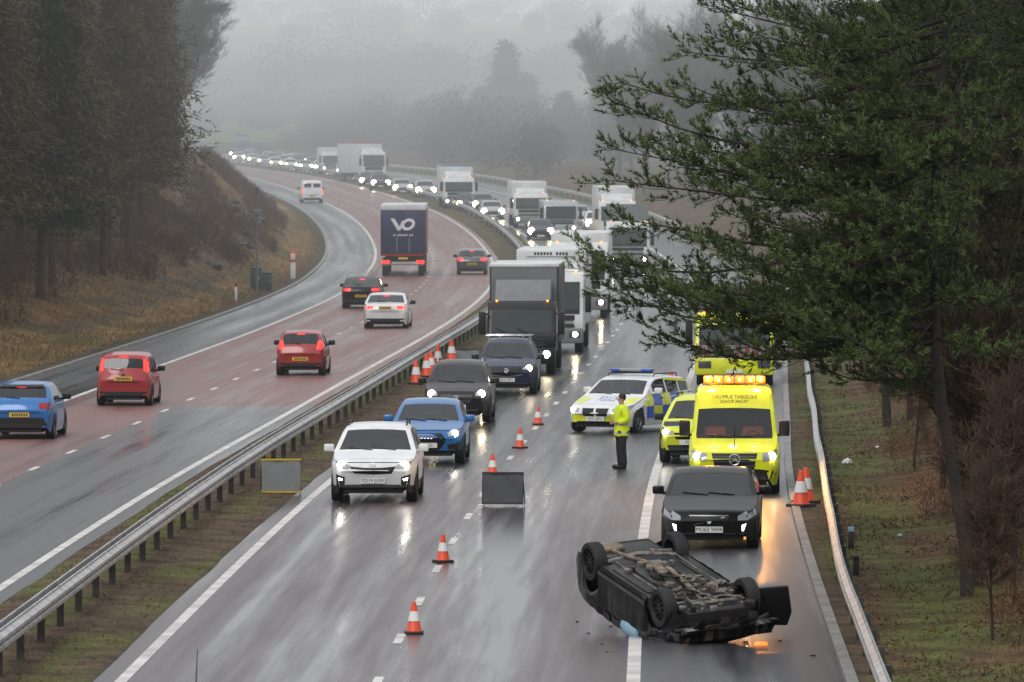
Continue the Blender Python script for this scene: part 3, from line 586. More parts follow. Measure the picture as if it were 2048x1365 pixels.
# receding cars
def rear_details(c,zd,W,lamps,plate_z,bump=True,txt='',lit='tail',dark=True):
    for top,bot in lamps: c.patch('tail_light',M[lit],'rear',top,bot,True,.012,6,4)
    c.plate('',plate_z,'rear')
    if bump: c.patch('rear_bumper_trim',M['trim'],'rear',[(-W*.42,.42),(W*.42,.42)],[(-W*.4,.22),(W*.4,.22)],n=12)
    c.mirrors(c.P['uc']+.5,c.P['hc']-.03,M['trim'])
    c.patch('brake_light',M['tail'],'rear',[(-.12,c.P['H']-.10),(.12,c.P['H']-.10)],[(-.12,c.P['H']-.13),(.12,c.P['H']-.13)],False,.02,3,2)
    c.patch('tailgate_seam',M['trim'],'rear',[(-W*.30,.70),(W*.30,.70)],[(-W*.30,.685),(W*.30,.685)],off=.01,n=8,mm=2)
    a=c.proj(0,c.P['zd']+.06,'rear',.015); b=c.proj(.38,c.P['zd']+.10,'rear',.015); MB().tube([a,b],.012,5).build('rear_wiper','trim',c.root)
l,a=rr(38,880,4.0)
c=Car('hatchback','bright blue hatchback at the left edge driving away','car',HATCH,M['blue'],l,a)
rear_details(c,1,1.74,[([(.50,.93),(.84,.98)],[(.52,.80),(.82,.78)])],.64,lit='redlens'); c.patch('dark_bumper_insert',M['trim'],'rear',[(-.62,.56),(.62,.56)],[(-.70,.40),(.70,.40)],off=.006,n=12); c.patch('spoiler',M['trim'],'rear',[(-.55,1.40),(.55,1.40)],[(-.58,1.34),(.58,1.34)],off=.05,n=8)
l,a=rr(246,813,3.65)
c=Car('hatchback','boxy red hatchback with tall tail lamps behind the blue hatchback','car',sub(HATCH,L=3.65,W=1.64,H=1.55,u1=3.42,ut=3.6,zd=.98,ax=(.72,3.0),R=.30,tum=.2,win=[(1.3,2.1),(2.2,2.75),(2.85,3.25)]),M['red'],l,a)
rear_details(c,1,1.64,[([(.57,1.38),(.68,1.38)],[(.60,1.02),(.78,1.02)])],.80); c.patch('badge',M['trim'],'rear',[(-.05,.95),(.05,.95)],[(-.05,.88),(.05,.88)],off=.015,n=3)
l,a=rr(600,752,3.45)
c=Car('hatchback','small rounded red hatchback driving alone in the outer red lane','car',sub(HATCH,L=3.45,W=1.63,H=1.47,u1=2.9,ut=3.36,zd=.98,ax=(.7,2.95),R=.29,win=[(1.3,2.05),(2.15,2.75)]),M['red'],l,a)
rear_details(c,1,1.63,[([(.58,1.14),(.70,1.16)],[(.53,.86),(.80,.86)])],.55)
l,a=rr(770,658,4.63)
c=Car('saloon','white saloon with red tail lamps on the red lane behind the black saloon','car',SALOON,M['white'],l,a)
rear_details(c,1,1.83,[([(.48,.93),(.86,.95)],[(.48,.82),(.84,.80)])],.86)
l,a=rr(722,618,4.63)
c=Car('saloon','black saloon with red tail lamps ahead of the white saloon','car',SALOON,M['black'],l,a)
rear_details(c,1,1.83,[([(.48,.93),(.86,.95)],[(.48,.82),(.84,.80)])],.58)
l,a=rr(944,550,4.3)
c=Car('hatchback','dark grey hatchback far ahead beside the maroon lorry','car',sub(HATCH,L=4.2,W=1.78),M['grey'],l,a)
rear_details(c,1,1.78,[([(.50,.93),(.84,.98)],[(.52,.80),(.82,.78)])],.62)
l,a=rr(625,406,4.9)
c=Car('van','small white van going away at the far left bend','van',sub(VAN,L=4.6,W=1.9,H=1.9,hl=.95,hc=1.15,u0=1.5,uw=1.4,u1=4.5,ut=4.57,zd=1.1,ax=(.85,3.7),win=[(1.2,2.0)]),M['white'],l,a)
rear_details(c,1,1.9,[([(.78,1.2),(.88,1.2)],[(.78,.8),(.88,.8)])],.6); c.patch('rear_door_window',M['glass'],'rear',[(.08,1.65),(.68,1.62)],[(.08,1.3),(.72,1.3)],True,n=4)
# ------------------------------------------------------------------ lorries
def truck(label,cabm,boxm,px,py,W=2.5,Hc=2.9,Hb=3.9,Lb=7.,cab='lorry',deflect=True,lampm='lamp',glz='ltglass',framem='boxgrey',grille='trim',open_bed=False,lit=(1,-1),group=None,rz=0,name='lorry',wind=True,deflm=None,wt=None,topm=None,rb=.10):
    l,a=fr(px,py); r=thing(name,label,cab,l,a+rz,group); h=W/2; wb=1.35 if Hc<2.6 else (1.5 if Hc<3 else 1.75); wt=wt or Hc-.32
    MB().prism([(.04,.75),(.0,1.1),(.05,wb),(.28,wt),(.55,Hc),(2.0,Hc),(2.05,.75)],-h,h,.07).build('cab',cabm,r)
    def fp(z,o=.012): return float(np.interp(z,[.75,1.1,wb,wt,Hc],[.04,0,.05,.28,.55]))-o
    def quad(name_,m_,x0,x1,z0,z1,o=.015,par=None): return MB().add([(x0,fp(z0,o),z0),(x1,fp(z0,o),z0),(x1,fp(z1,o),z1),(x0,fp(z1,o),z1)],[(0,1,2,3)]).build(name_,m_,par or r,False)
    quad('windscreen',M[glz],-h+.14,h-.14,wb+.02,wt-.03)
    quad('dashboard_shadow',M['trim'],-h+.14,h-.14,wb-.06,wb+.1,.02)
    g=quad('grille',M[grille],-h+.32,h-.32,.95,wb-.10)
    for k in range(3): MB().box(-h+.36,h-.36,fp(1.1)-.03,fp(1.1)-.005,.98+k*.10,1.01+k*.10).build('grille_bar',M['darklens'],g,False)
    bp=MB().box(-h+.01,h-.01,-.1,.35,.38,.93,.06).build('bumper',cabm if cabm!=M['boxwhite'] else M['boxgrey'],r)
    for s in (1,-1):
        x0,x1=sorted((s*(h-.52),s*(h-.12))); hd=MB().box(x0,x1,-.125,-.09,.60,.82,.01).build('headlight','darklens',r)
        if s in lit: MB().lathe([(0,.001),(0,rb*.75),(.02,rb)],12,'y',(s*(h-.3),-.14,.71)).build('bulb',lampm,hd)
        x0,x1=sorted((s*(h+.06),s*(h+.28))); MB().box(x0,x1,-.02,.14,wb+.0,wb+.75,.03).build('mirror','trim',r); x0,x1=sorted((s*(h-.05),s*(h+.1))); MB().box(x0,x1,.04,.10,wb+.66,wb+.71).build('mirror_arm','trim',r,False)
        MB().add([(s*(h+.008),.40,wb+.02),(s*(h+.008),1.35,wb+.02),(s*(h+.008),1.35,wt+.02),(s*(h+.008),.55,wt+.02)],[(0,1,2,3)]).build('side_window','glass',r,False)
        for y in ((1.25,Lb+.6) if Lb<8 else (1.25,Lb-.5,Lb+.8)): wheel(r,s*(h-.2),y,.48,.3)
        if wind: MB().box(*sorted((s*(h-.32),s*(h-.26))),.5,.62,Hc+.0,Hc+.05).build('marker_light','amber',r,False)
    MB().box(-.26,.26,-.125,-.105,.45,.56).build('number_plate','pwhite',r,False)
    for x in (-.35,.35): MB().tube([(x,fp(wb)-.03,wb-.02),(x-.5,fp(wb+.2)-.03,wb+.2)],.014,5).build('wiper','trim',r)
    MB().box(-.45,.45,1.2,Lb+1.8,.55,.95).build('chassis','under',r,False)
    if deflect: MB().prism([(.7,Hc+.01),(1.7,Hb-.5),(1.95,Hb-.5),(1.95,Hc+.01)],-h+.2,h-.2,.05).build('wind_deflector',deflm or cabm,r)
    if open_bed:
        MB().box(-h,h,2.5,2.5+Lb,1.1,1.3).box(-h,h,2.5,2.58,1.3,Hb).build('flat_bed','boxgrey',r,False)
        for k,(x0,x1,z) in enumerate(((-1.1,-.1,2.6),(.0,1.1,2.9),(-.9,.8,3.3))): MB().box(x0,x1,2.9+k*1.2,3.9+k*1.2,1.31,z,.05).build('load',M['boxgrey' if k%2 else 'boxwhite'],r)
    else:
        bx=MB().box(-h-.02,h+.02,2.2,2.2+Lb,1.0,Hb,.03).build('box_body',boxm,r)
        MB().box(-h+.04,h-.04,2.17,2.197,1.05,Hb-.10).build('box_front_panel',M[framem],bx,False)
        if topm: MB().box(-h-.03,h+.03,2.15,2.25+Lb,Hb-.09,Hb+.02,.02).build('roof_edge',M[topm],bx)
    return r
tb=truck('black lorry with grey deflector and dark box edged in white behind the navy SUV',M['truckblack'],M['boxdark'],1043,752,2.25,2.42,3.62,6.2,lit=(1,),framem='boxgrey',glz='ltglass',deflm=M['boxgrey'],wt=2.16,topm='boxwhite',rb=.12)
tw=truck('white box lorry directly behind the black lorry',M['boxwhite'],M['boxwhite'],1098,708,2.5,2.95,3.75,7,framem='boxwhite')
sb=MB().box(-.9,.9,2.1,2.16,3.50,3.68).build('roof_sign_board','boxwhite',tw,False)
mb=MB()
for k in range(11):
    if k!=6: mb.box(-.62+k*.115,-.62+k*.115+.075,2.088,2.097,3.54,3.64)
mb.build('sign_characters','ink',sb,False)
truck('white high cab lorry third in the line of lorries',M['boxwhite'],M['boxwhite'],1158,638,2.5,3.3,3.7,8,framem='boxwhite',glz='glass')
truck('white tipper lorry with loaded open bed under the pine branch',M['boxwhite'],M['boxgrey'],1256,543,2.5,2.9,3.9,6.5,open_bed=True,deflect=False,cab='lorry')
truck('white box lorry alone in the middle of the distant queue',M['boxwhite'],M['boxwhite'],1062,458,2.5,2.6,3.45,7,framem='boxwhite')
truck('tall pale coach with dark windscreen right of the distant white lorry',M['silver'],M['silver'],1122,476,2.4,2.55,2.6,6,deflect=False,lampm='farlamp',glz='glass',cab='coach',framem='silver')
truck('white and blue box lorry in the misty queue left of the others',M['boxwhite'],M['boxwhite'],918,420,2.5,2.6,3.6,7,framem='boxwhite',topm='midblue')
truck('articulated white lorry with red roofed trailer in far queue',M['boxwhite'],M['boxwhite'],748,366,2.5,3.2,4.1,12,framem='boxwhite',rz=.12,topm='palered')
truck('small white lorry in far queue left of the red roofed trailer',M['boxwhite'],M['boxwhite'],664,349,2.4,2.5,3.1,6,framem='boxwhite')
truck('dark blue lorry with roof lights at the far end of queue',M['midblue'],M['navy'],484,309,2.5,3.0,3.9,8,framem='navy',lampm='farlamp',rb=.2)
truck('orange tinted lorry almost hidden by trees at farthest bend',M['midblue'],M['orange'],447,297,2.5,3.0,3.9,8,framem='orange',lampm='farlamp',rb=.2,topm='boxwhite')
truck('misty navy lorry between the orange tinted lorry and the dark blue lorry',M['navy'],M['midblue'],466,303,2.5,3.0,3.8,8,framem='midblue',lampm='farlamp',rb=.2)
truck('pale lorry with white box hidden behind the tipper lorry',M['boxwhite'],M['boxwhite'],1235,492,2.5,3.0,4.0,8,framem='boxwhite')
# yellow recovery truck behind van
yt=truck('yellow recovery lorry with red and white panels behind the yellow van',M['yellow'],M['boxdark'],1469,775,2.5,2.3,2.35,6,framem='boxgrey',lit=(),deflect=False)
wp=MB().box(-1.22,1.22,-.112,-.102,.96,1.32).build('white_panel','dullwhite',yt,False)
for k in range(8): MB().add([(-1.2+.3*k,-.116,.97),(-1.05+.3*k,-.116,.97),(-1.0+.3*k,-.116,1.31),(-1.15+.3*k,-.116,1.31)],[(0,1,2,3)]).build('red_stripe','dullred',wp,False)
# maroon trailer going away
l,a=rr(806,553,13.)
r=thing('lorry','navy articulated lorry with white top edge driving away with white logo on doors','lorry',l,a)
MB().box(-1.27,1.27,1.5,12.9,1.15,4.0,.04).build('trailer_body','maroonbox',r); MB().box(-1.28,1.28,1.5,12.93,3.74,4.06,.03).build('trailer_roof','boxwhite',r)
MB().box(-1.2,1.2,0,1.4,.6,3.4,.1).build('cab','maroonbox',r)
for s in (1,-1):
    x0,x1=sorted((s*.015,s*1.2)); d=MB().box(x0,x1,12.9,12.96,1.3,3.73,.01).build('rear_door','navybox',r)
    MB().tube([(s*.35,12.99,1.35),(s*.35,12.99,2.2)],.02,6).build('door_bar','steel',d)
    x0,x1=sorted((s*.75,s*1.2)); MB().box(x0,x1,12.9,12.98,.72,.9,.01).build('tail_light','tail',r)
    for y in (9.,10.4,11.8,2.,3.5): wheel(r,s*1.02,y,.5,.34)
sc=.86; cz=3.05
LG=lambda x,z:(-(x+.04)*sc,12.972,cz+(z-3.11)*sc-.12)
mk=MB(); mk.add([LG(x,z) for x,z in ((-.86,3.50),(-.60,3.50),(-.28,2.98),(-.06,3.42),(-.02,3.14),(-.22,2.72),(-.40,2.72))],[(0,1,2,5,6),(2,3,4,5)])
op=[];ip=[]
for k in range(25):
    q=2*PI*k/24; op.append((.30+.44*math.cos(q)+.10*math.sin(q),3.11+.39*math.sin(q))); ip.append((.30+.25*math.cos(q)+.07*math.sin(q),3.11+.21*math.sin(q)))
ring=[LG(x,z) for x,z in op+ip]; mk.add([(a,12.974,b) for a,_,b in ring],[(k,k+1,k+26,k+25) for k in range(24)]); mk.build('logo','wink',r,False)
mb=MB()
for k in range(15):
    if k not in (3,12): mb.box(-.55+k*.075,-.55+k*.075+.05,12.968,12.975,2.28,2.36+.03*(k%3==0))
mb.build('web_address','wink',r,False)
MB().box(-1.2,1.2,12.85,12.97,.62,.70).build('underrun_bar','boxgrey',r,False); MB().box(-.26,.26,12.9,12.98,.95,1.07).build('number_plate','pyel',r,False); MB().box(-1.15,1.15,12.9,12.97,1.16,1.25).build('reflective_strip','redlens',r,False)
# distant queue cars
def fardetails(c):
    W=c.P['W']; hl=c.P['hl']; c.lamp([(.5,hl-.06),(W*.46,hl-.02)],[(.5,hl-.22),(W*.45,hl-.2)],(.66,hl-.12,.22),lit='farlamp'); c.patch('grille',M['trim'],'front',[(-.42,hl-.1),(.42,hl-.1)],[(-.36,hl-.32),(.36,hl-.32)]); c.plate('',hl-.45); c.mirrors(c.P['uc']+.45,c.P['hc']-.03)
l,a=fr(986,440); ph=Car('hatchback','silver car with headlights on just left of distant white lorry','car',HATCH,M['silver'],l,a,inside=False); fardetails(ph)
l,a=fr(852,398); ps=Car('suv','pale silver SUV with headlights on in mist behind the white and blue lorry','car',SUV,M['silver'],l,a,inside=False); fardetails(ps)
fars=[(1082,481,ph,'navy','dark blue car with headlights on below the pale coach'),(1196,468,ps,'white','white SUV half hidden between the coach and the tipper lorry'),(1160,450,ph,'silver','silver hatchback peeping out right of the pale coach'),(936,424,ph,'navy','dark hatchback with lamps on at the right foot of white and blue lorry'),
 (968,428,ps,'grey','grey SUV tucked behind the silver car in distant queue'),(806,390,ph,'silver','silver hatchback second from the white and blue lorry in far queue'),(762,382,ps,'navy','dark blue SUV right below the articulated white lorry'),(738,374,ph,'navy','dark hatchback under the cab of articulated white lorry')]
for px,py,p,pm,lab in fars: l,a=fr(px,py); dup(p.root,lab,l,a,None,M[pm])
tiny=[(690,356),(643,346),(628,340),(612,344),(598,337),(583,341),(566,335),(552,337),(545,329),(528,332),(516,325),(508,328),(494,322),(478,323),(470,317),(655,343),(620,333),(575,329),(560,326),(536,322),(600,331),(500,316),(640,337),(590,327)]
cols=['silver','white','grey','silver','navy','white']
for i,(px,py) in enumerate(tiny):
    l,a=fr(px,py); dup((ph if i%2 else ps).root,'tiny hazy car with headlights on in the farthest part of the queue',l,a,'tiny cars in the farthest queue',M[cols[i%6]])
# ------------------------------------------------------------------ overturned car
WP=sub(SALOON,L=4.5,W=1.80,H=1.12,u1=3.4,ut=4.0,zd=.94,hc=.92,hl=.72,R=.34,ax=(.85,3.6),sig=.12,bow=(.30,.20))
wr_=Car('overturned_car','crashed black car lying upside down on its roof with wheels in the air','car',WP,M['wreckblack'],(0,0,0),0,True,inside=False)
R_=wr_.root; rd=random.Random(3)
for wl in wr_.wheels: wl.location.z-=.13
MB().box(-.82,.82,1.3,3.2,.165,.21,.02).box(-.55,.55,3.1,4.2,.15,.22,.03).build('undertray','tray',R_)
for x0,x1,y0,y1 in ((-.76,-.5,1.5,2.9),(.5,.76,1.5,2.9),(-.45,-.22,1.6,2.4),(.26,.45,1.6,2.9)): MB().box(x0,x1,y0,y1,.135,.166,.012).build('floor_rib','tray',R_)
MB().tube([(.05,.9,.13),(.0,1.6,.10),(-.1,2.4,.10),(.12,3.0,.11),(.30,3.5,.12),(.34,4.2,.15)],.04,8).box(-.16,.12,2.45,2.95,.08,.16,.03).box(.08,.62,3.8,4.18,.08,.17,.04).build('exhaust','rust',R_)
MB().tube([(-.7,.86,.2),(.7,.86,.2)],.05,8).build('front_axle','metalgrey',R_); MB().tube([(-.7,3.61,.2),(.7,3.61,.2)],.06,8).build('rear_axle','metalgrey',R_)
MB().tube([(-.7,3.35,.18),(0,3.5,.13),(.7,3.35,.18)],.04,6).build('rear_subframe','metalgrey',R_); MB().tube([(-.66,1.25,.18),(-.35,.9,.10),(-.4,.5,.09),(.4,.5,.09),(.35,.9,.10),(.66,1.25,.18)],.035,6).build('front_subframe','metalgrey',R_)
eb=MB().box(-.5,.5,.3,1.35,.16,.30,.02).build('engine_block','tray',R_)
for k in range(52):
    x=rd.uniform(-.65,.65); y=rd.uniform(.28,1.6)if k%4 else rd.uniform(1.6,3.9); s=rd.uniform(.025,.09); MB().box(x-s,x+s,y-s*.8,y+s*.9,.05+rd.uniform(0,.08),.2,.012,Matrix.Translation((x,y,0))@Matrix.Rotation(rd.uniform(0,3),4,'Z')@Matrix.Translation((-x,-y,0))).build('engine_component',('metalgrey','tray','trim','metalgrey','rust')[k%5],eb)
for k in range(24):
    p=Vector((rd.uniform(-.55,.55),rd.uniform(.3,2.2),rd.uniform(.05,.10))); pts=[p]
    for q in range(4): p=p+Vector((rd.uniform(-.22,.22),rd.uniform(-.22,.22),rd.uniform(-.03,.03))); pts.append(p)
    MB().tube(pts,rd.uniform(.010,.026),6).build('hose',('trim','rust','metalgrey','trim')[k%4],eb)
for x in (-.6,.55): MB().tube([(x,1.4,.13),(x+.03,2.3,.125),(x,3.2,.13)],.015,5).build('brake_pipe','metalgrey',R_)
wr_.lamp([(.50,.60),(.84,.68)],[(.52,.48),(.82,.52)],(.68,.58,.05),lens='darklens',lit='dimamber'); wr_.patch('grille',M['trim'],'front',[(-.4,.60),(.4,.60)],[(-.36,.42),(.36,.42)])  # amber bulb discs stand for reflectors, their glow painted by emission
for u in (1.5,2.6,3.5):
    wr_.patch('door_seam',M['trim'],'right',[(u,.92),(u+.015,.92)],[(u,.25),(u+.015,.25)],True,off=.01,n=2,mm=6)
wr_.patch('sill_strip',M['darklens'],'right',[(1.35,.30),(3.2,.30)],[(1.35,.24),(3.2,.24)],True,off=.02,n=8)
dm=Matrix.Translation((-.78,1.20,0))@Matrix.Rotation(math.radians(114),4,'Z')
MB().prism([(0,.18),(.86,.10),(.93,.56),(.86,.80),(.05,.80)],-.04,.04,.025).build('open_door',M['wreckblack'],R_).matrix_local=dm
MB().tube([(-.88,.25,.34),(-.5,-.01,.36),(0,-.06,.38),(.5,-.02,.36),(.86,.22,.42)],[.03,.05,.05,.05,.03],8).build('loose_bumper',M['trim'],R_)
for k in range(22):
    x=rd.uniform(-.85,.85); MB().prism([(-.05,.3),(rd.uniform(-.28,.0),.25+rd.uniform(-.16,.12)),(.05,.45),(.03,.6)],x-rd.uniform(.03,.14),x+rd.uniform(.03,.12),.01).build('torn_bumper_piece',M['trim' if k%4 else 'metalgrey'],R_)
MB().lathe([(-.35,.03),(-.28,.15),(0,.20),(.28,.15),(.35,.03)],14,'y',(.74,2.0,.94)).build('airbag','airbag',R_)
dn=[(Vector((.9,1.0,.6)),.35,.07),(Vector((.9,2.9,.75)),.5,.06),(Vector((.5,.1,.6)),.4,.08),(Vector((-.6,.1,.5)),.35,.09),(Vector((.9,4.0,.6)),.4,.06)]
for o in R_.children:
    if o.name.startswith('body'):
        for v in o.data.vertices:
            for cpt,rad,am in dn:
                d=(v.co-cpt).length
                if d<rad: v.co.x-=math.copysign(am*(1-d/rad)*(1+.8*noise.noise(v.co*9)),v.co.x)
            v.co+=Vector((noise.noise(v.co*5),noise.noise(v.co*5+Vector((7,0,0))),noise.noise(v.co*5+Vector((0,9,0)))))*.018
Mw=Matrix.Rotation(math.radians(25),4,'Z')@Matrix.Rotation(math.radians(13),4,'X')@Matrix.Rotation(math.radians(-5),4,'Y')@Matrix.Rotation(PI,4,'Y')@Matrix.Scale(.92,4)@Matrix.Translation((0,-2.25,0))
ctr=Vector((2.46,101.7,0))
zs=[(Mw@Vector(v.co)).z for o in R_.children if o.type=='MESH' and o.name.startswith(('body','windscreen','rear_window')) for v in o.data.vertices]
zs.sort(); R_.matrix_world=Matrix.Translation((ctr.x,ctr.y,-zs[len(zs)//40]))@Mw
# ------------------------------------------------------------------ cones and boards
l=at(828,1268)
cone=thing('traffic_cone','orange cone with white band nearest the camera on the lane line','traffic cone',l)
MB().box(-.15,.15,-.15,.15,0,.045,.01).build('base','cbase',cone); cb=MB().lathe([(.045,.125),(.06,.115),(.5,.03),(.505,.001)],20,'z').build('cone_body','orange',cone); MB().lathe([(.20,.094),(.202,.097),(.355,.065),(.355,.06)],20,'z').build('reflective_sleeve','cwhite',cb)
big=1.52
CN=[(886,1125,'orange cone on the lane line, second from the camera',1.02),(985,952,'orange cone standing just behind the dark grey board',1.0),(1040,897,'orange cone on the lane line beyond the dark grey board',1.0),(1076,850,'orange cone on the lane line left of the police car',1.0),
 (1602,1021,'tall orange cone on right verge, left of the pair',big),(1612,1014,'tall orange cone on right verge, right of the pair',big),
 (832,773,'tall orange cone against central barrier, nearest of its cluster',big),(853,758,'tall orange cone against central barrier, second of its cluster',big),(862,752,'tall orange cone against central barrier, middle of its cluster',big),(876,738,'tall orange cone against central barrier, fourth of its cluster',big),(903,727,'tall orange cone against central barrier, last of its cluster',big),(1343,786,'small orange cone behind the police car roof',1.3)]
for px,py,lab,sc in CN:
    p=at(px,py); dup(cone,lab,(p[0],p[1],terr(p[0]-Bf(p[1]),p[1]) if (p[0]-Bf(p[1])<1.1 or p[0]-Bf(p[1])>12.1) else p[2]),random.uniform(0,1.5),'traffic cones around the crash',None,sc)
cone['group']='traffic cones around the crash'
def board(label,px,py,w,h,m,frame,tilt):
    p=at(px,py); r=thing('folding_sign',label,'folding road sign',(p[0],p[1],p[2]+.02),tilt)
    v=[];f=[]
    for i in range(9):
        for j in range(7):
            x=-w/2+w*i/8; z=.04+h*j/6; v.append((x,.02*math.sin(i*1.1+j*.7)+.12*j/6,z))
    for i in range(8):
        for j in range(6): f.append((i*7+j,i*7+7+j,i*7+8+j,i*7+j+1))
    MB().add(v,f).build('panel',m,r); 
    for z,yy in ((.04,0),(.04+h,.12)): MB().box(-w/2-.01,w/2+.01,yy-.03,yy+.0,z-.015,z+.02).build('frame_rail',frame,r,False)
    for x in (-w/2,w/2): MB().tube([(x,.01,0),(x,.13,.06+h)],.012,6).build('frame_pole','post',r); MB().tube([(x,.13,h*.8),(x,.55,0)],.012,6).build('stay','post',r)
board('pale grey folded sign with yellow edges standing beside central barrier',562,990,.86,.70,'canvas2','yellowedge',.06)
board('dark grey folded sign standing on the lane line right of white SUV',1005,1013,.86,.64,'canvas','post',-.08)
board('small grey folded sign lying by the far cone cluster',932,726,.9,.4,'canvas2','post',.05)
# ------------------------------------------------------------------ police officer
def skin(verts,edges,rad,root=0,lev=2):
    me=bpy.data.meshes.new('s'); me.from_pydata(verts,edges,[]); o=bpy.data.objects.new('s',me); C.objects.link(o)
    md=o.modifiers.new('s','SKIN'); md.use_smooth_shade=True; sb=o.modifiers.new('d','SUBSURF'); sb.levels=lev; sb.render_levels=lev
    for i,r in enumerate(rad):
        me.skin_vertices[0].data[i].radius=r if hasattr(r,'__len__') else (r,r); me.skin_vertices[0].data[i].use_root=(i==root)
    bpy.context.view_layer.update(); m=bpy.data.meshes.new_from_object(o.evaluated_get(bpy.context.evaluated_depsgraph_get())); bpy.data.objects.remove(o); return m
def skobj(name,verts,edges,rad,m,parent,root=0,extra=None):
    me=skin(verts,edges,rad,root); me.name=name
    if extra:
        b=MB(); b.add([v.co[:] for v in me.vertices],[tuple(p.vertices) for p in me.polygons]); b.add(extra.v,extra.f); o=b.build(name,m,parent)
    else:
        me.materials.clear(); me.materials.append(M[m]); me.shade_smooth(); o=bpy.data.objects.new(name,me); link(o,parent)
    return o
p=at(1243,938); pr=thing('person','person in yellow high visibility jacket and black trousers standing side on by the police car','person',p,math.radians(-72))
sk=[(0,0,.95),(0,.01,1.12),(0,0,1.34),(0,.012,1.47),(0,.0,1.545),(0,-.018,1.64),(0,-.01,1.715)]
sr=[(.13,.10),(.125,.095),(.15,.10),(.07,.06),(.052,.055),(.068,.085),(.058,.07)]
ed=[(i,i+1) for i in range(6)]
for s in (1,-1):
    n=len(sk); sk+=[(s*.09,0,.88),(s*.105,-.012,.49),(s*.11,.03,.09),(s*.125,-.13,.04)]; sr+=[.088,.058,.042,.036]; ed+=[(0,n),(n,n+1),(n+1,n+2),(n+2,n+3)]
    n=len(sk); sk+=[(s*.185,.01,1.42),(s*.245,.05,1.15),(s*.13,-.17,1.09),(s*.09,-.235,1.10)]; sr+=[.058,.043,.03,(.026,.036)]; ed+=[(2,n),(n,n+1),(n+1,n+2),(n+2,n+3)]
ex=MB()
for s in (1,-1):
    for k in range(4):
        z=1.135-.022*k; ln=(.06,.07,.066,.05)[k]; ex.tube([(s*.085,-.24,z),(s*.055,-.262,z-.004),(s*(.055-ln*.5),-.262,z-.012),(s*(.05-ln*.7),-.245,z-.018)],[.010,.010,.009,.006],6)
    ex.tube([(s*.10,-.21,1.125),(s*.085,-.225,1.158),(s*.06,-.25,1.165)],[.012,.011,.007],6)
    ex.lathe([(-.008,.001),(-.006,.02),(.006,.026),(.01,.001)],10,'x',(s*.073,.0,1.645))
ex.tube([(0,-.098,1.665),(0,-.122,1.635),(0,-.10,1.625)],[.008,.016,.01],6); ex.tube([(-.025,-.1,1.598),(0,-.108,1.597),(.025,-.1,1.598)],[.004,.008,.004],6)
b=skobj('body',sk,ed,sr,'skin',pr,0,ex)
hr=MB(); hr.lathe([(-.09,.06),(-.05,.085),(0,.092),(.045,.08),(.075,.05),(.088,.001)],16,'z',(0,.02,1.70)); hr.build('hair','hair',pr)
for s in (1,-1): MB().lathe([(-.004,.001),(0,.008),(.004,.001)],8,'y',(s*.028,-.098,1.662)).build('eye','ink',pr)
jk=[(0,0,.72),(0,.005,.84),(0,.01,1.0),(0,.01,1.15),(0,0,1.34),(0,.012,1.46),(0,.008,1.53)]; jr=[(.225,.20),(.22,.195),(.215,.19),(.21,.185),(.22,.185),(.13,.11),(.085,.085)]; je=[(i,i+1) for i in range(6)]
for s in (1,-1):
    n=len(jk); jk+=[(s*.20,.01,1.405),(s*.265,.06,1.15),(s*.15,-.15,1.09)]; jr+=[.108,.096,.072]; je+=[(4,n),(n,n+1),(n+1,n+2)]
skobj('jacket',jk,je,jr,'hv',pr)
tk=[(0,0,.90)]; tr=[(.15,.125)]; te=[]
for s in (1,-1):
    n=len(tk); tk+=[(s*.09,0,.82),(s*.105,-.012,.49),(s*.11,.02,.16),(s*.11,.02,.06)]; tr+=[.112,.092,.086,.086]; te+=[(0,n),(n,n+1),(n+1,n+2),(n+2,n+3)]
skobj('trousers',tk,te,tr,'trouser',pr)
for s in (1,-1): MB().box(s*.115-.05,s*.115+.05,-.19,.085,0.0,.10,.035).build('boot','boot',pr)
# ------------------------------------------------------------------ roadside furniture
def zt_(x,y): return terr(x-Bf(y),y)
def gp(px,py): X,Y,_=at(px,py); return X,Y,zt_(X,Y)
X,Y,Z=gp(514,590)
r=thing('utility_pole','slim grey pole with small camera head on left verge','pole',(X,Y,Z)); MB().tube([(0,0,-.2),(0,0,5.2)],[.065,.045],10).build('mast','boxgrey',r); MB().box(-.2,.2,-.15,.15,3.9,4.2,.03).build('equipment_box','boxgrey',r); MB().tube([(0,0,5.2),(0,-.3,5.3)],.04,8).box(-.1,.1,-.55,-.2,5.2,5.36,.03).build('camera_head','boxgrey',r)
for px,w,h,lab in ((512,.55,1.15,'green roadside equipment cabinet, left one beside the slim pole'),(534,.5,.9,'green roadside equipment cabinet, lower right one beside the slim pole')):
    X,Y,Z=gp(px,585); r=thing('equipment_cabinet',lab,'cabinet',(X,Y,Z)); MB().box(-w/2,w/2,-.25,.25,-.05,h,.02).build('housing','cab_green',r); MB().box(-w/2-.03,w/2+.03,-.28,.28,h,h+.05,.01).build('lid','cab_green',r); MB().box(w*.25,w*.3,-.27,-.25,h*.5,h*.65).build('handle','steel',r,False)
X,Y,Z=gp(586,560); r=thing('emergency_phone','white roadside phone post with orange top on left verge','emergency phone',(X,Y,Z)); MB().box(-.14,.14,-.1,.1,-.05,.95,.02).build('pedestal','cwhite',r); MB().box(-.19,.19,-.16,.16,.951,1.5,.03).build('phone_housing','orange',r); MB().box(-.13,.13,-.185,-.161,1.05,1.4,.01).build('phone_door','cwhite',r)
def mpost(px,py,lab,h=.95,m='cwhite',top='redlens'):
    X,Y,Z=gp(px,py); r=thing('marker_post',lab,'marker post',(X,Y,Z)); MB().box(-.055,.055,-.03,.03,-.05,h*.78,.01).build('shaft',m,r); MB().box(-.058,.058,-.033,.033,h*.78,h,.01).build('reflector_cap',top,r)
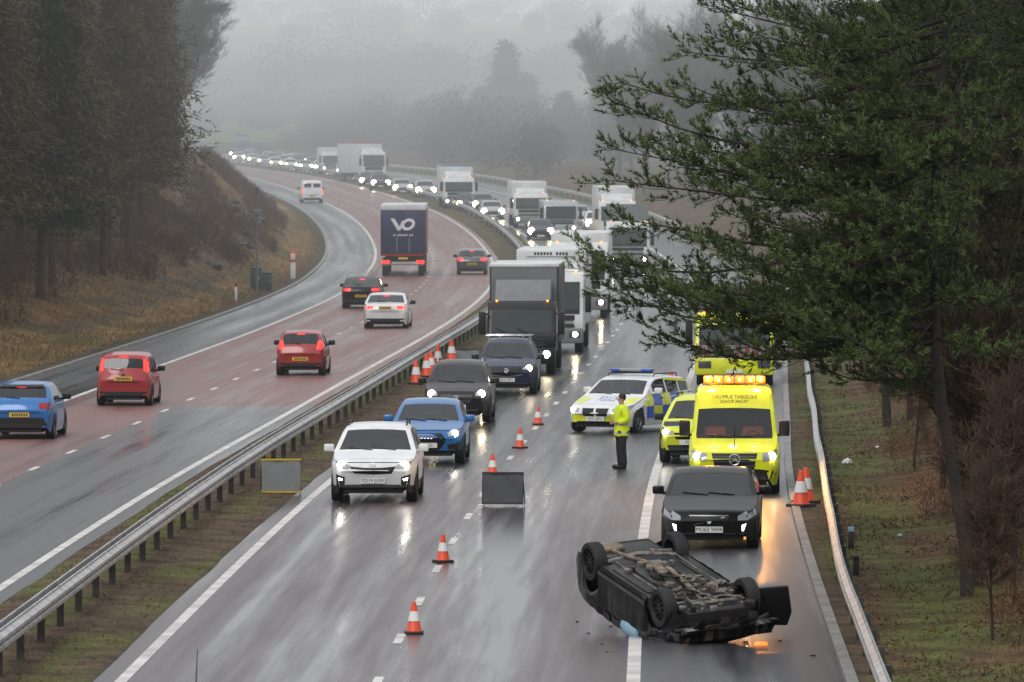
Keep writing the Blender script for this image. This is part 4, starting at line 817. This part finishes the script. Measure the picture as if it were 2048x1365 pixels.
mpost(472,608,'short white marker post with red cap on left verge'); mpost(1702,1106,'dark marker post with pale blue cap beside right barrier',.42,'ink','airbag'); mpost(1712,1160,'small black marker stub by right barrier below blue capped post',.35,'ink','ink')
X,Y,Z=gp(1703,1256); r=thing('wooden_stake','short pale wooden stake leaning by the right barrier','stake',(X,Y,Z)); MB().prism([(-.015,-.05),(-.015,.36),(.015,.36),(.015,-.05)],-.045,.045,.008).build('stake_board','wood',r); MB().prism([(-.013,.362),(.0,.41),(.013,.362)],-.035,.035).build('stake_tip','wood',r); r.rotation_euler=(.0,.12,.1)
for k,(px,py,m_,lab) in enumerate(((1695,935,'sack','crumpled white litter on the right verge'),(1800,1088,'airbag','small pale blue litter on right verge'),(1920,1110,'sack','scrap of white paper by the right tree trunks'),(1755,905,'sack','tiny white scrap high on the right verge'))):
    X,Y,Z=gp(px,py); s=.12 if k==0 else .06; mb=MB().lathe([(0,.001),(.02,s),(.08*s/.1,s*.8),(.12*s/.1,.001)],9,'z',(0,0,0)); mb.v=[(a+.5*s*noise.noise(Vector((a*20,b*20,c*20))),b+.4*s*noise.noise(Vector((b*25,a*20,c*20+3))),c) for a,b,c in mb.v]; tag(mb.build('litter',m_,None,loc=(X,Y,Z)),lab,'litter')
for k in range(22):
    X=random.uniform(.9,4.6); Y=random.uniform(97,108); 
    s=random.uniform(.012,.04); mb=MB().box(-s,s,-s*.7,s*.7,.006,.006+s*.5,0,Matrix.Rotation(random.uniform(0,3),4,'Z')); tag(mb.build('debris','ink' if k%8 else 'orange',None,False,(X,Y,zr(Y))),'small dark broken car fragment on wet road around overturned car' if k%8 else 'small orange broken lamp fragment on wet road around overturned car','debris','dark crash fragments' if k%8 else 'orange crash fragments')
X,Y,Z=at(1522,1292); tag(MB().prism([(-.05,0),(-.02,.06),(.03,.04),(.06,0)],-.10,.10,.01).build('reflector_fragment','dimamber',None,loc=(X,Y,Z+.004)),'orange lamp reflector piece with painted glow on road right of overturned car','debris')  # unlit reflector piece, glow painted on by emission
# ------------------------------------------------------------------ vegetation
def tri_mesh(name,P,D,Ln,Wd,m,parent=None):
    N=len(P); D=D/np.linalg.norm(D,axis=1,keepdims=True); S=np.cross(D,rng.normal(size=(N,3))); S/=np.linalg.norm(S,axis=1,keepdims=True)+1e-9
    Wd=np.broadcast_to(Wd,(N,)); Ln=np.broadcast_to(Ln,(N,))
    V=np.empty((N,3,3)); V[:,0]=P-S*Wd[:,None]/2; V[:,1]=P+S*Wd[:,None]/2; V[:,2]=P+D*Ln[:,None]
    me=bpy.data.meshes.new(name); me.vertices.add(N*3); me.vertices.foreach_set('co',V.ravel().astype(np.float32))
    me.loops.add(N*3); me.loops.foreach_set('vertex_index',np.arange(N*3,dtype=np.int32)); me.polygons.add(N); me.polygons.foreach_set('loop_start',np.arange(0,N*3,3,dtype=np.int32))
    try: me.polygons.foreach_set('loop_total',np.full(N,3,dtype=np.int32))
    except Exception: pass
    me.update(calc_edges=True); me.validate(); me.materials.append(M[m]); o=bpy.data.objects.new(name,me); link(o,parent); return o
def unit(v): return v/np.linalg.norm(v)
def pine(label,X,Y,h,tips,nrand,seed,m='pine',needles=15,zmin=3.2,lmax=4.6,lean=0.,wd=.021,front=0,zroad=0.):
    R=np.random.default_rng(seed); Z=zt_(X,Y); r=thing('pine_tree',label,'tree',(X,Y,Z))
    def tp(z): t=z/h; return np.array([lean*(float(ss(0,.3,t))-.8*float(ss(.35,.9,t)))+.15*math.sin(t*5+seed)*min(1,t*4),.2*math.sin(t*4+seed*2),z])
    MB().tube([tuple(tp(z)) for z in np.linspace(-.3,h,16)],list(np.linspace(.125,.03,16)),10).build('trunk','bark',r)
    limbs=[]
    for tx,ty,tz in tips:
        e=np.array([tx-X,ty-Y,tz-Z]); z0=np.clip(e[2]+R.uniform(-.5,.9),1.5,h-.5); limbs.append((tp(z0),e))
    for k in range(nrand+front):
        z0=R.uniform(zmin,h-.4); a=R.uniform(0,2*PI) if k<nrand else R.uniform(-2.3,-.8); ln=lmax*(.35+.65*math.sqrt(max(0,1-(z0-zmin)/(h-zmin))))*R.uniform(.65,1.05)*(1 if k<nrand else .5); b=tp(z0); e=b+np.array([math.cos(a)*ln,math.sin(a)*ln,R.uniform(-.6,.7)])
        if e[0]+X<6.6: e[2]=max(e[2],zroad-Z)
        limbs.append((b,e))
    wood=MB(); SP=[];SD=[]
    for b,e in limbs:
        d=e-b; ln=np.linalg.norm(d); pts=[]
        sag=-.07*ln; wob=R.uniform(-.1,.1)*ln; wz=R.uniform(-.03,.03)*ln
        for t in np.linspace(0,1,9): pts.append(b+d*t+np.array([.06*ln*math.sin(t*7+b[2]*9)*t*(1-t)*2,wob*math.sin(PI*t),sag*math.sin(PI*t)+wz*math.sin(2*PI*t)+.05*ln*t*t*t]))
        wood.tube([tuple(p) for p in pts],list(np.linspace(.011+.007*ln,.006,9)),6)
        du=unit(d); nsub=int(9+ln*4.8)
        for q in range(nsub):
            t=.08+.92*((q+R.uniform(0,1))/nsub); i=min(int(t*8),7); p=pts[i]+(pts[i+1]-pts[i])*(t*8-i)
            az=math.atan2(du[1],du[0])+R.choice([-1,1])*R.uniform(.2,1.2); sl=(.26+.19*ln*(1-.75*t))*R.uniform(.55,1.2); el=R.uniform(-.4,.75)
            sd=np.array([math.cos(az)*math.cos(el),math.sin(az)*math.cos(el),math.sin(el)])
            e2=p+sd*sl; wood.tube([tuple(p),tuple((p+e2)/2+np.array([0,0,-.05*sl])),tuple(e2)],[.008,.006,.004],3)
            ns=max(4,int(sl/.068))
            for w in range(ns):
                tt=(w+1)/ns
                if tt<.45 and R.random()<.5: continue
                SP.append(p+sd*sl*tt*R.uniform(.8,1.)); SD.append(unit(sd*.75+np.array([0,0,.5])+R.normal(size=3)*.42))
    SP=np.array(SP); SD=np.array(SD); N=len(SP); sl=R.uniform(.10,.24,N)
    P=np.repeat(SP,needles,0); D=np.repeat(SD,needles,0); u=R.uniform(0,1,N*needles); pr_=np.cross(D,R.normal(size=D.shape)); pr_/=np.linalg.norm(pr_,axis=1,keepdims=True)
    P=P+D*(np.repeat(sl,needles)*u)[:,None]; D2=D*.85+pr_*.7
    wood.build('limbs','bark',r); tri_mesh('crown',P,D2,R.uniform(.06,.105,N*needles),wd,m,r)
    return r,N*needles
def wt(px,py,Y): s=F/Y; return ((px-CX)/s,Y,HC-(py-HY)/s)
T1=[wt(px,py,108+random.uniform(-1.6,1.6)) for px,py in [(1170,565),(1178,540),(1205,600),(1285,640),(1290,680),(1250,590),(1200,395),(1215,330),(1245,470),(1200,225),(1238,195),(1300,300),(1360,190),(1368,130),(1395,30),(1420,-40),(1400,620),(1450,660),(1610,730),(1480,660),(1390,330),(1450,210),(1480,80),(1520,430),(1560,560),(1600,680),(1550,300),(1620,150),(1650,650),(1700,750),(1400,520),(1400,660),(1560,640),(1330,360),(1340,600),(1440,600),(1500,620),(1640,560),(1660,440),(1580,420),(1700,640)]]
_,n1=pine('dark green pine whose long branches reach left over the hard shoulder',7.62,108.5,13,T1,24,1,'pine',17,3.8,4.,-.62,.0215,26,4.9)
T2=[wt(px,py,121+random.uniform(-1.5,1.5)) for px,py in [(1420,100),(1450,450),(1500,150),(1480,350),(1500,600),(1590,680),(1600,420),(1640,250),(1700,560),(1720,690),(1460,560),(1560,40),(1680,60),(1540,500),(1620,600),(1450,640),(1420,620),(1540,650),(1440,30),(1480,280),(1400,590),(1480,640),(1510,560),(1530,620),(1430,650),(1560,660),(1440,240),(1430,380),(1600,520),(1660,620)]]
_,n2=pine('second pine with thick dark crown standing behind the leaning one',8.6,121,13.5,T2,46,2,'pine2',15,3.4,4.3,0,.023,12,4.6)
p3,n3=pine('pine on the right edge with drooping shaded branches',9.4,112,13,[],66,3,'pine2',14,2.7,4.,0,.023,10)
def rootcopy(r,label,X,Y,rz,group,sc): return dup(r,label,(X,Y,zt_(X,Y)),rz,group,None,sc)
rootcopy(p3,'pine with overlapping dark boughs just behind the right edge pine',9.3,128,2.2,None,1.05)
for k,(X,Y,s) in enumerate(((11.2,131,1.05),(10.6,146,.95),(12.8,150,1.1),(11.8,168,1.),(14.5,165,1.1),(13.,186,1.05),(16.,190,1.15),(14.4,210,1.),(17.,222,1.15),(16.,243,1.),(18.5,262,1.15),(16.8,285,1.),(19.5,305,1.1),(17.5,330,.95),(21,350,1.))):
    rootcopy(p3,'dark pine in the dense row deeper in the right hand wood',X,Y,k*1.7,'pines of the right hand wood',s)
# bare trees
def bare(seed,h,r0,spread=.6,levels=4,kids=4):
    R=random.Random(seed); segs=[]
    def grow(p,d,ln,r,lv):
        n=4; 
        for i in range(n):
            q=p+d*(ln/n); r1=r*(.86 if lv else .88); segs.append((p,q,r,r1,lv)); p=q; r=r1; d=(d+Vector((R.gauss(0,.09),R.gauss(0,.09),R.gauss(.02,.05)))).normalized()
            if lv<levels and (lv>0 or i>=1):
                for k in range(kids-2 if i<n-1 else kids-1):
                    v=(d+Vector((R.gauss(0,spread),R.gauss(0,spread),R.gauss(.1,spread*.5)))).normalized(); grow(p,v,ln*R.uniform(.42,.66),r*.55,lv+1)
    grow(Vector((0,0,-.2)),Vector((R.gauss(0,.03),R.gauss(0,.03),1)).normalized(),h*.62,r0,0); return segs
def bare_tree(label,X,Y,seed,h,r0,m='greybark',group=None,tm='greybark',spread=.6,levels=4,name='bare_tree'):
    r=thing(name,label,'tree',(X,Y,zt_(X,Y)),0,group); sg=bare(seed,h,r0,spread,levels); a=MB();b=MB()
    for p,q,r1,r2,lv in sg:
        (a if lv==0 else b).tube([p,q],[max(r1,.006),max(r2,.005)],7 if lv==0 else (4 if lv==1 else 3))
    a.build('trunk',tm,r); b.build('crown',m,r); return r
X,Y,_=at(1960,1190); bt=bare_tree('dark bare trunk leaning beside the right barrier under the pines',X,Y,11,7.5,.085,'brownbark',None,'bark',.5,3); bt.rotation_euler=(0,-.14,0)
for k,(px,py,s,tl) in enumerate(((1850,905,1.1,-.05),(1885,1000,.95,.04),(2005,1020,1.1,-.08),(2028,1150,.9,.02),(1912,940,1.2,-.03),(1980,960,1.1,.06),(1820,860,1.1,.0),(1945,1075,.85,-.06))):
    X,Y,_=at(px,py); q=rootcopy(bt,'slender dark bare trunk standing below the right hand pines',X,Y,k*1.9,'slender trunks below the pines',s); q.rotation_euler=(tl,tl*.7,k*1.9)
X,Y,_=at(1775,868); bare_tree('straight dark bare trunk standing alone on the right verge',X,Y,12,7,.13,'brownbark',None,'bark',.5,3)
X,Y,_=at(1990,1190); sap=bare_tree('thin brown sapling with reddish twigs at the right edge',X,Y,13,4.2,.045,'brownbark',None,'bark',.65,4)
for k,(px,py,s) in enumerate(((1965,1060,.8),(2030,1010,1.1),(1940,960,1.2),(1850,900,.9),(2035,1130,.9),(2020,920,1.3),(1985,1300,.6),(1830,960,.8),(2000,1040,1.2),(2030,1230,.8))):
    X,Y,_=at(px,py); rootcopy(sap,'thin brown sapling in the tangle below the pines',X,Y,k*2.1,'saplings below the pines',s)
# left wood conifers
def conifer(label,X,Y,seed,h,rad,z0,m,n,group=None,name='conifer_tree',w=.1,L=(.35,.8),trunk=.2,dead=0,bm='greybark',jit=.12):
    R=np.random.default_rng(seed); r=thing(name,label,'tree',(X,Y,zt_(X,Y)),0,group)
    MB().tube([(0,0,-.3),(.1,0,h*.3),(0,.1,h*.65),(0,0,h)],[trunk,trunk*.8,trunk*.45,.03],8).build('trunk',bm,r)
    nb=int(n/26); zz=z0+(h-z0)*R.uniform(0,1,nb)**1.15; a=R.uniform(0,2*PI,nb); ln=(rad*(1-(zz-z0)/(h-z0))**.75+.25)*R.uniform(.45,1.15,nb)
    t=R.uniform(.1,1,(nb,26)); px=np.cos(a)[:,None]*ln[:,None]*t; py=np.sin(a)[:,None]*ln[:,None]*t; pz=zz[:,None]-.22*ln[:,None]*t+.0*t
    P=np.stack([px,py,pz],2).reshape(-1,3)+R.normal(size=(nb*26,3))*jit; D=np.stack([np.cos(a)[:,None]*t**0*.6,np.sin(a)[:,None]*t**0*.6,-.3*t**0],2).reshape(-1,3)+R.normal(size=(nb*26,3))*.7
    tri_mesh('crown',P,D,R.uniform(*L,nb*26),w,m,r)
    b=MB()
    for k in range(dead):
        z=R.uniform(1.2,z0+2); q=R.uniform(0,2*PI); l2=R.uniform(.8,2.); b.tube([(0,0,z),(math.cos(q)*l2,math.sin(q)*l2,z+R.uniform(-.4,.3))],[.03,.008],3)
    if dead: b.build('dead_branches',bm,r)
    return r
def edge_x(Y,o): return Bf(Y)+o
gL='conifers of the left hand wood'; lL='tall dark conifer in the dense left hand wood'
pa=conifer(lL,edge_x(250,-19),250,21,19,2.9,4.2,'larch',16000,gL,w=.075,L=(.22,.55),dead=26,bm='brownbark',jit=.16); pb_=conifer(lL,edge_x(268,-18.6),268,22,20,3.1,3.4,'spruce',18000,gL,w=.085,L=(.22,.55),dead=18,bm='brownbark',jit=.16); pc=conifer(lL,edge_x(300,-18.8),300,23,18,2.6,5.,'larch',14000,gL,w=.07,L=(.22,.5),dead=30,bm='brownbark',jit=.16)
k=0
for Y in np.arange(212,400,8.5):
    for row in range(3):
        o=-18.3-row*3.6-random.uniform(0,1.6)-(max(0,(Y-320))*.07); y=Y+random.uniform(-3,3); s=random.uniform(.85,1.12)*(1-.25*float(ss(330,400,Y)))
        dup((pa,pb_,pc)[(k*2+row)%3],lL,(edge_x(y,o),y,zt_(edge_x(y,o),y)),random.uniform(0,6),gL,None,s); k+=1
tw_=bare_tree('pale bare deciduous tree rising behind the left wood edge',edge_x(455,-23.5),455,31,12.5,.17,'twig',None,'greybark',.45,5)
for k,(Y,o,s) in enumerate(((480,-26,1.0),(440,-26,1.1),(510,-28,.95),(470,-30,1.1),(425,-25,.9),(445,-23.5,.75),(490,-23.5,.8))): rootcopy(tw_,'misty bare tree at the far edge of left wood',edge_x(Y,o),Y,k*1.9,'misty bare trees left',s)
# right misty trees and far trees
for k,(Y,o,s) in enumerate(((500,17.5,.8),(520,20,.95),(545,17,.8),(560,22,1.0),(590,19,.9),(480,23,1.),(620,23,.95),(440,19,.9),(460,17,.8),(420,22,1.05))): rootcopy(tw_,'misty bare tree beyond the right verge behind the pine branches',edge_x(Y,o),Y,k*1.3+.5,'misty bare trees right',s)
fc=conifer('tall misty conifer standing above the far tree line',-.8,850,41,14.5,4.2,1.2,'farcon',7000,None,w=.28,L=(.5,1.0),trunk=.25,jit=.4)
for k,(px,Y,s,sy) in enumerate(((1055,870,.72,1.2),(965,880,.62,1.5),(905,900,.6,1.4),(1130,800,.55,1.5),(840,930,.5,1.6),(1210,760,.7,1.2))):
    X=(px-CX)*Y/F; dup(fc,'blurred misty tree in the grey tree line beyond the far bend',(X,Y,zt_(X,Y)),k*1.1,'misty trees beyond the bend',None,(s*sy,s*sy,s))
def wood_mass(name,label,pos,m,n,hr,rr_,L=(.7,1.5),w=.14):
    P=[];D=[]
    for X,Y,sc in pos:
        h=rng.uniform(*hr)*sc; rad=rng.uniform(*rr_)*sc; z=zt_(X,Y); u=rng.normal(size=(n,3)); u/=np.linalg.norm(u,axis=1,keepdims=True); u*=rng.uniform(.1,1,(n,1))**.65
        c=np.stack([X+u[:,0]*rad,Y+u[:,1]*rad,z+h*.5+u[:,2]*h*.5],1); P.append(c); D.append(u*.6+rng.normal(size=(n,3))*.8+np.array([0,0,.3]))
    P=np.concatenate(P);D=np.concatenate(D); o=tri_mesh(name,P,D,rng.uniform(*L,len(P)),w,m); return tag(o,label,'trees',None,'stuff')
pos=[]
for k in range(190):
    Y=rng.uniform(640,1250); o=rng.uniform(17,120) if rng.random()<.8 else rng.uniform(15,30); pos.append((Bf(Y)+o,Y,1))
wood_mass('distant_woodland','grey misty woodland mass filling the valley beyond the far bend',pos,'twig',1100,(4,9.5),(2.2,4.5),(.3,.55),.18)
pos=[]
for Yl,x0,x1,nn in ((1430,-130,150,40),(1760,-60,40,14),(1900,60,220,26),(2250,-240,260,60),(2750,-300,300,60),(3150,-330,330,50)):
    for k in range(nn):
        x=rng.uniform(x0,x1); pos.append((x,Yl+rng.uniform(-40,40)+x*.2,rng.choice([.6,.9,1.6],p=[.5,.35,.15])))
wood_mass('distant_hedgerows','faint hedgerows and tree clumps on the misty far hillside',pos,'farcon',1500,(8,13),(6,12),(.5,.9),.6)
# scrub and grass
def scrub(name,label,zone,n,m,L,w,up=1.,spread=.7,cat='undergrowth',clump=0,hmax=1.):
    (o0,o1,y0,y1)=zone; o=rng.uniform(o0,o1,n); y=y0+(y1-y0)*rng.uniform(0,1,n)**1.35
    if clump:
        k=rng.integers(0,clump,n); co=rng.uniform(o0,o1,clump); cy=rng.uniform(y0,y1,clump); o=co[k]+rng.normal(size=n)*.5; y=cy[k]+rng.normal(size=n)*1.3
        o=np.clip(o,o0,o1)
    P=np.array([(Bf(b)+a,b,terr(a,b)-.01) for a,b in zip(o,y)]); D=rng.normal(size=(n,3))*spread+np.array([0,0,up]); D[:,2]=np.abs(D[:,2])
    if clump: P[:,2]+=rng.uniform(0,1,n)**1.5*hmax
    return tag(tri_mesh(name,P,D,rng.uniform(*L,n),w,m),label,cat,None,'stuff')
scrub('reserve_grass','short mossy grass along the central reserve',(-1.6,1.1,70,260),15000,'grass',(.04,.12),.02,1.,.8,'grass')
scrub('verge_grass','rough green grass on the right verge behind the kerb',(12.3,15.2,85,330),16000,'grass',(.05,.16),.02,1.,.8,'grass')
scrub('straw_grass','straw coloured grass on the left verge below the wood',(-19,-13.2,190,520),26000,'straw',(.12,.35),.04,1.,.6,'grass')
scrub('bracken','tangled dead brown bracken under the right hand pines',(14.5,20,92,230),38000,'deadbrown',(.15,.5),.018,1.,.8,'bracken',90,.8)
scrub('leaf_litter','brown leaf litter scattered on the right verge',(12.6,20,85,200),18000,'deadbrown',(.04,.10),.05,.2,1.,'leaf litter')
scrub('bank_bushes','brown scrub on the rocky left bank by the bend',(-21,-15.5,330,620),26000,'deadbrown',(.25,.7),.05,1.,.8,'scrub',70,.7)
scrub('wood_floor_scrub','dark brown brush along the foot of the left wood',(-24,-17.2,205,400),18000,'deadbrown',(.3,.9),.04,1.,.6,'scrub',110)
for k in range(16):
    Y=random.uniform(330,430); o=random.uniform(-19,-16.2); X=Bf(Y)+o; s=random.uniform(.25,.65); mb=MB().lathe([(-.5*s,.001),(-.3*s,.8*s),(.1*s,.95*s),(.5*s,.5*s),(.6*s,.001)],11,'z'); mb.v=[(a*1.3+.8*s*noise.noise(Vector((a*3+k,b*3,c*3))),b+.8*s*noise.noise(Vector((a*3,b*3+k,c*3))),c+.4*s*noise.noise(Vector((a*4,b*4,k)))) for a,b,c in mb.v]
    tag(mb.build('rock','rock',None,False,(X,Y,zt_(X,Y))),'grey rock jutting from the grassy left bank by the bend','rock','rocks on the left bank')
# ------------------------------------------------------------------ light, world, camera
w=bpy.data.worlds.new('World'); SC.world=w; w.use_nodes=True; nt=w.node_tree; bg=nt.nodes['Background']
sk_=nt.nodes.new('ShaderNodeTexSky'); sk_.sky_type='NISHITA'; sk_.sun_disc=False; sk_.sun_elevation=math.radians(40); sk_.sun_rotation=math.radians(200); sk_.dust_density=1.; sk_.air_density=1.
hs=nt.nodes.new('ShaderNodeHueSaturation'); hs.inputs['Saturation'].default_value=.15; nt.links.new(sk_.outputs[0],hs.inputs['Color'])
tc=nt.nodes.new('ShaderNodeTexCoord'); sx=nt.nodes.new('ShaderNodeSeparateXYZ'); nt.links.new(tc.outputs['Generated'],sx.inputs[0])
rp=nt.nodes.new('ShaderNodeValToRGB'); nt.links.new(sx.outputs['Z'],rp.inputs[0]); e=rp.color_ramp.elements; e[0].position=0; e[0].color=(4.9,5.05,5.25,1); e[1].position=1; e[1].color=(11.,11.2,11.6,1); q=e.new(.25); q.color=(5.9,6.05,6.3,1)
mx=nt.nodes.new('ShaderNodeMix'); mx.data_type='RGBA'; mx.inputs[0].default_value=.85; nt.links.new(hs.outputs[0],mx.inputs[6]); nt.links.new(rp.outputs[0],mx.inputs[7]); nt.links.new(mx.outputs[2],bg.inputs[0]); bg.inputs[1].default_value=.12
sl=bpy.data.lights.new('sun','SUN'); sl.energy=1.15; sl.angle=math.radians(25); sl.color=(1,.97,.93); so=bpy.data.objects.new('sun',sl); link(so); so.rotation_euler=(math.radians(50),0,math.radians(-20))
for dx in (-.5,.6):
    bl=bpy.data.lights.new('beacon_glow','POINT'); bl.energy=270; bl.color=(1,.40,.06); bl.shadow_soft_size=.12; bo=bpy.data.objects.new('beacon_glow',bl); link(bo); bo.location=vanloc+Vector((dx,1.85,2.62))
cam=bpy.data.cameras.new('camera'); co=bpy.data.objects.new('camera',cam); link(co); co.location=(0,0,HC); co.rotation_euler=(PI/2,0,0); cam.sensor_width=36; cam.clip_start=.5; cam.clip_end=8000
zf,zx,zy=VIEW
cam.lens=36*F/2048*zf; cam.shift_y=-(zy-HY)/2048*zf; cam.shift_x=(zx-CX)/2048*zf
cam.dof.use_dof=True; cam.dof.focus_distance=122; cam.dof.aperture_fstop=6.3*zf
SC.camera=co
SC.view_settings.view_transform='Standard'
print('needles',n1,n2,n3)
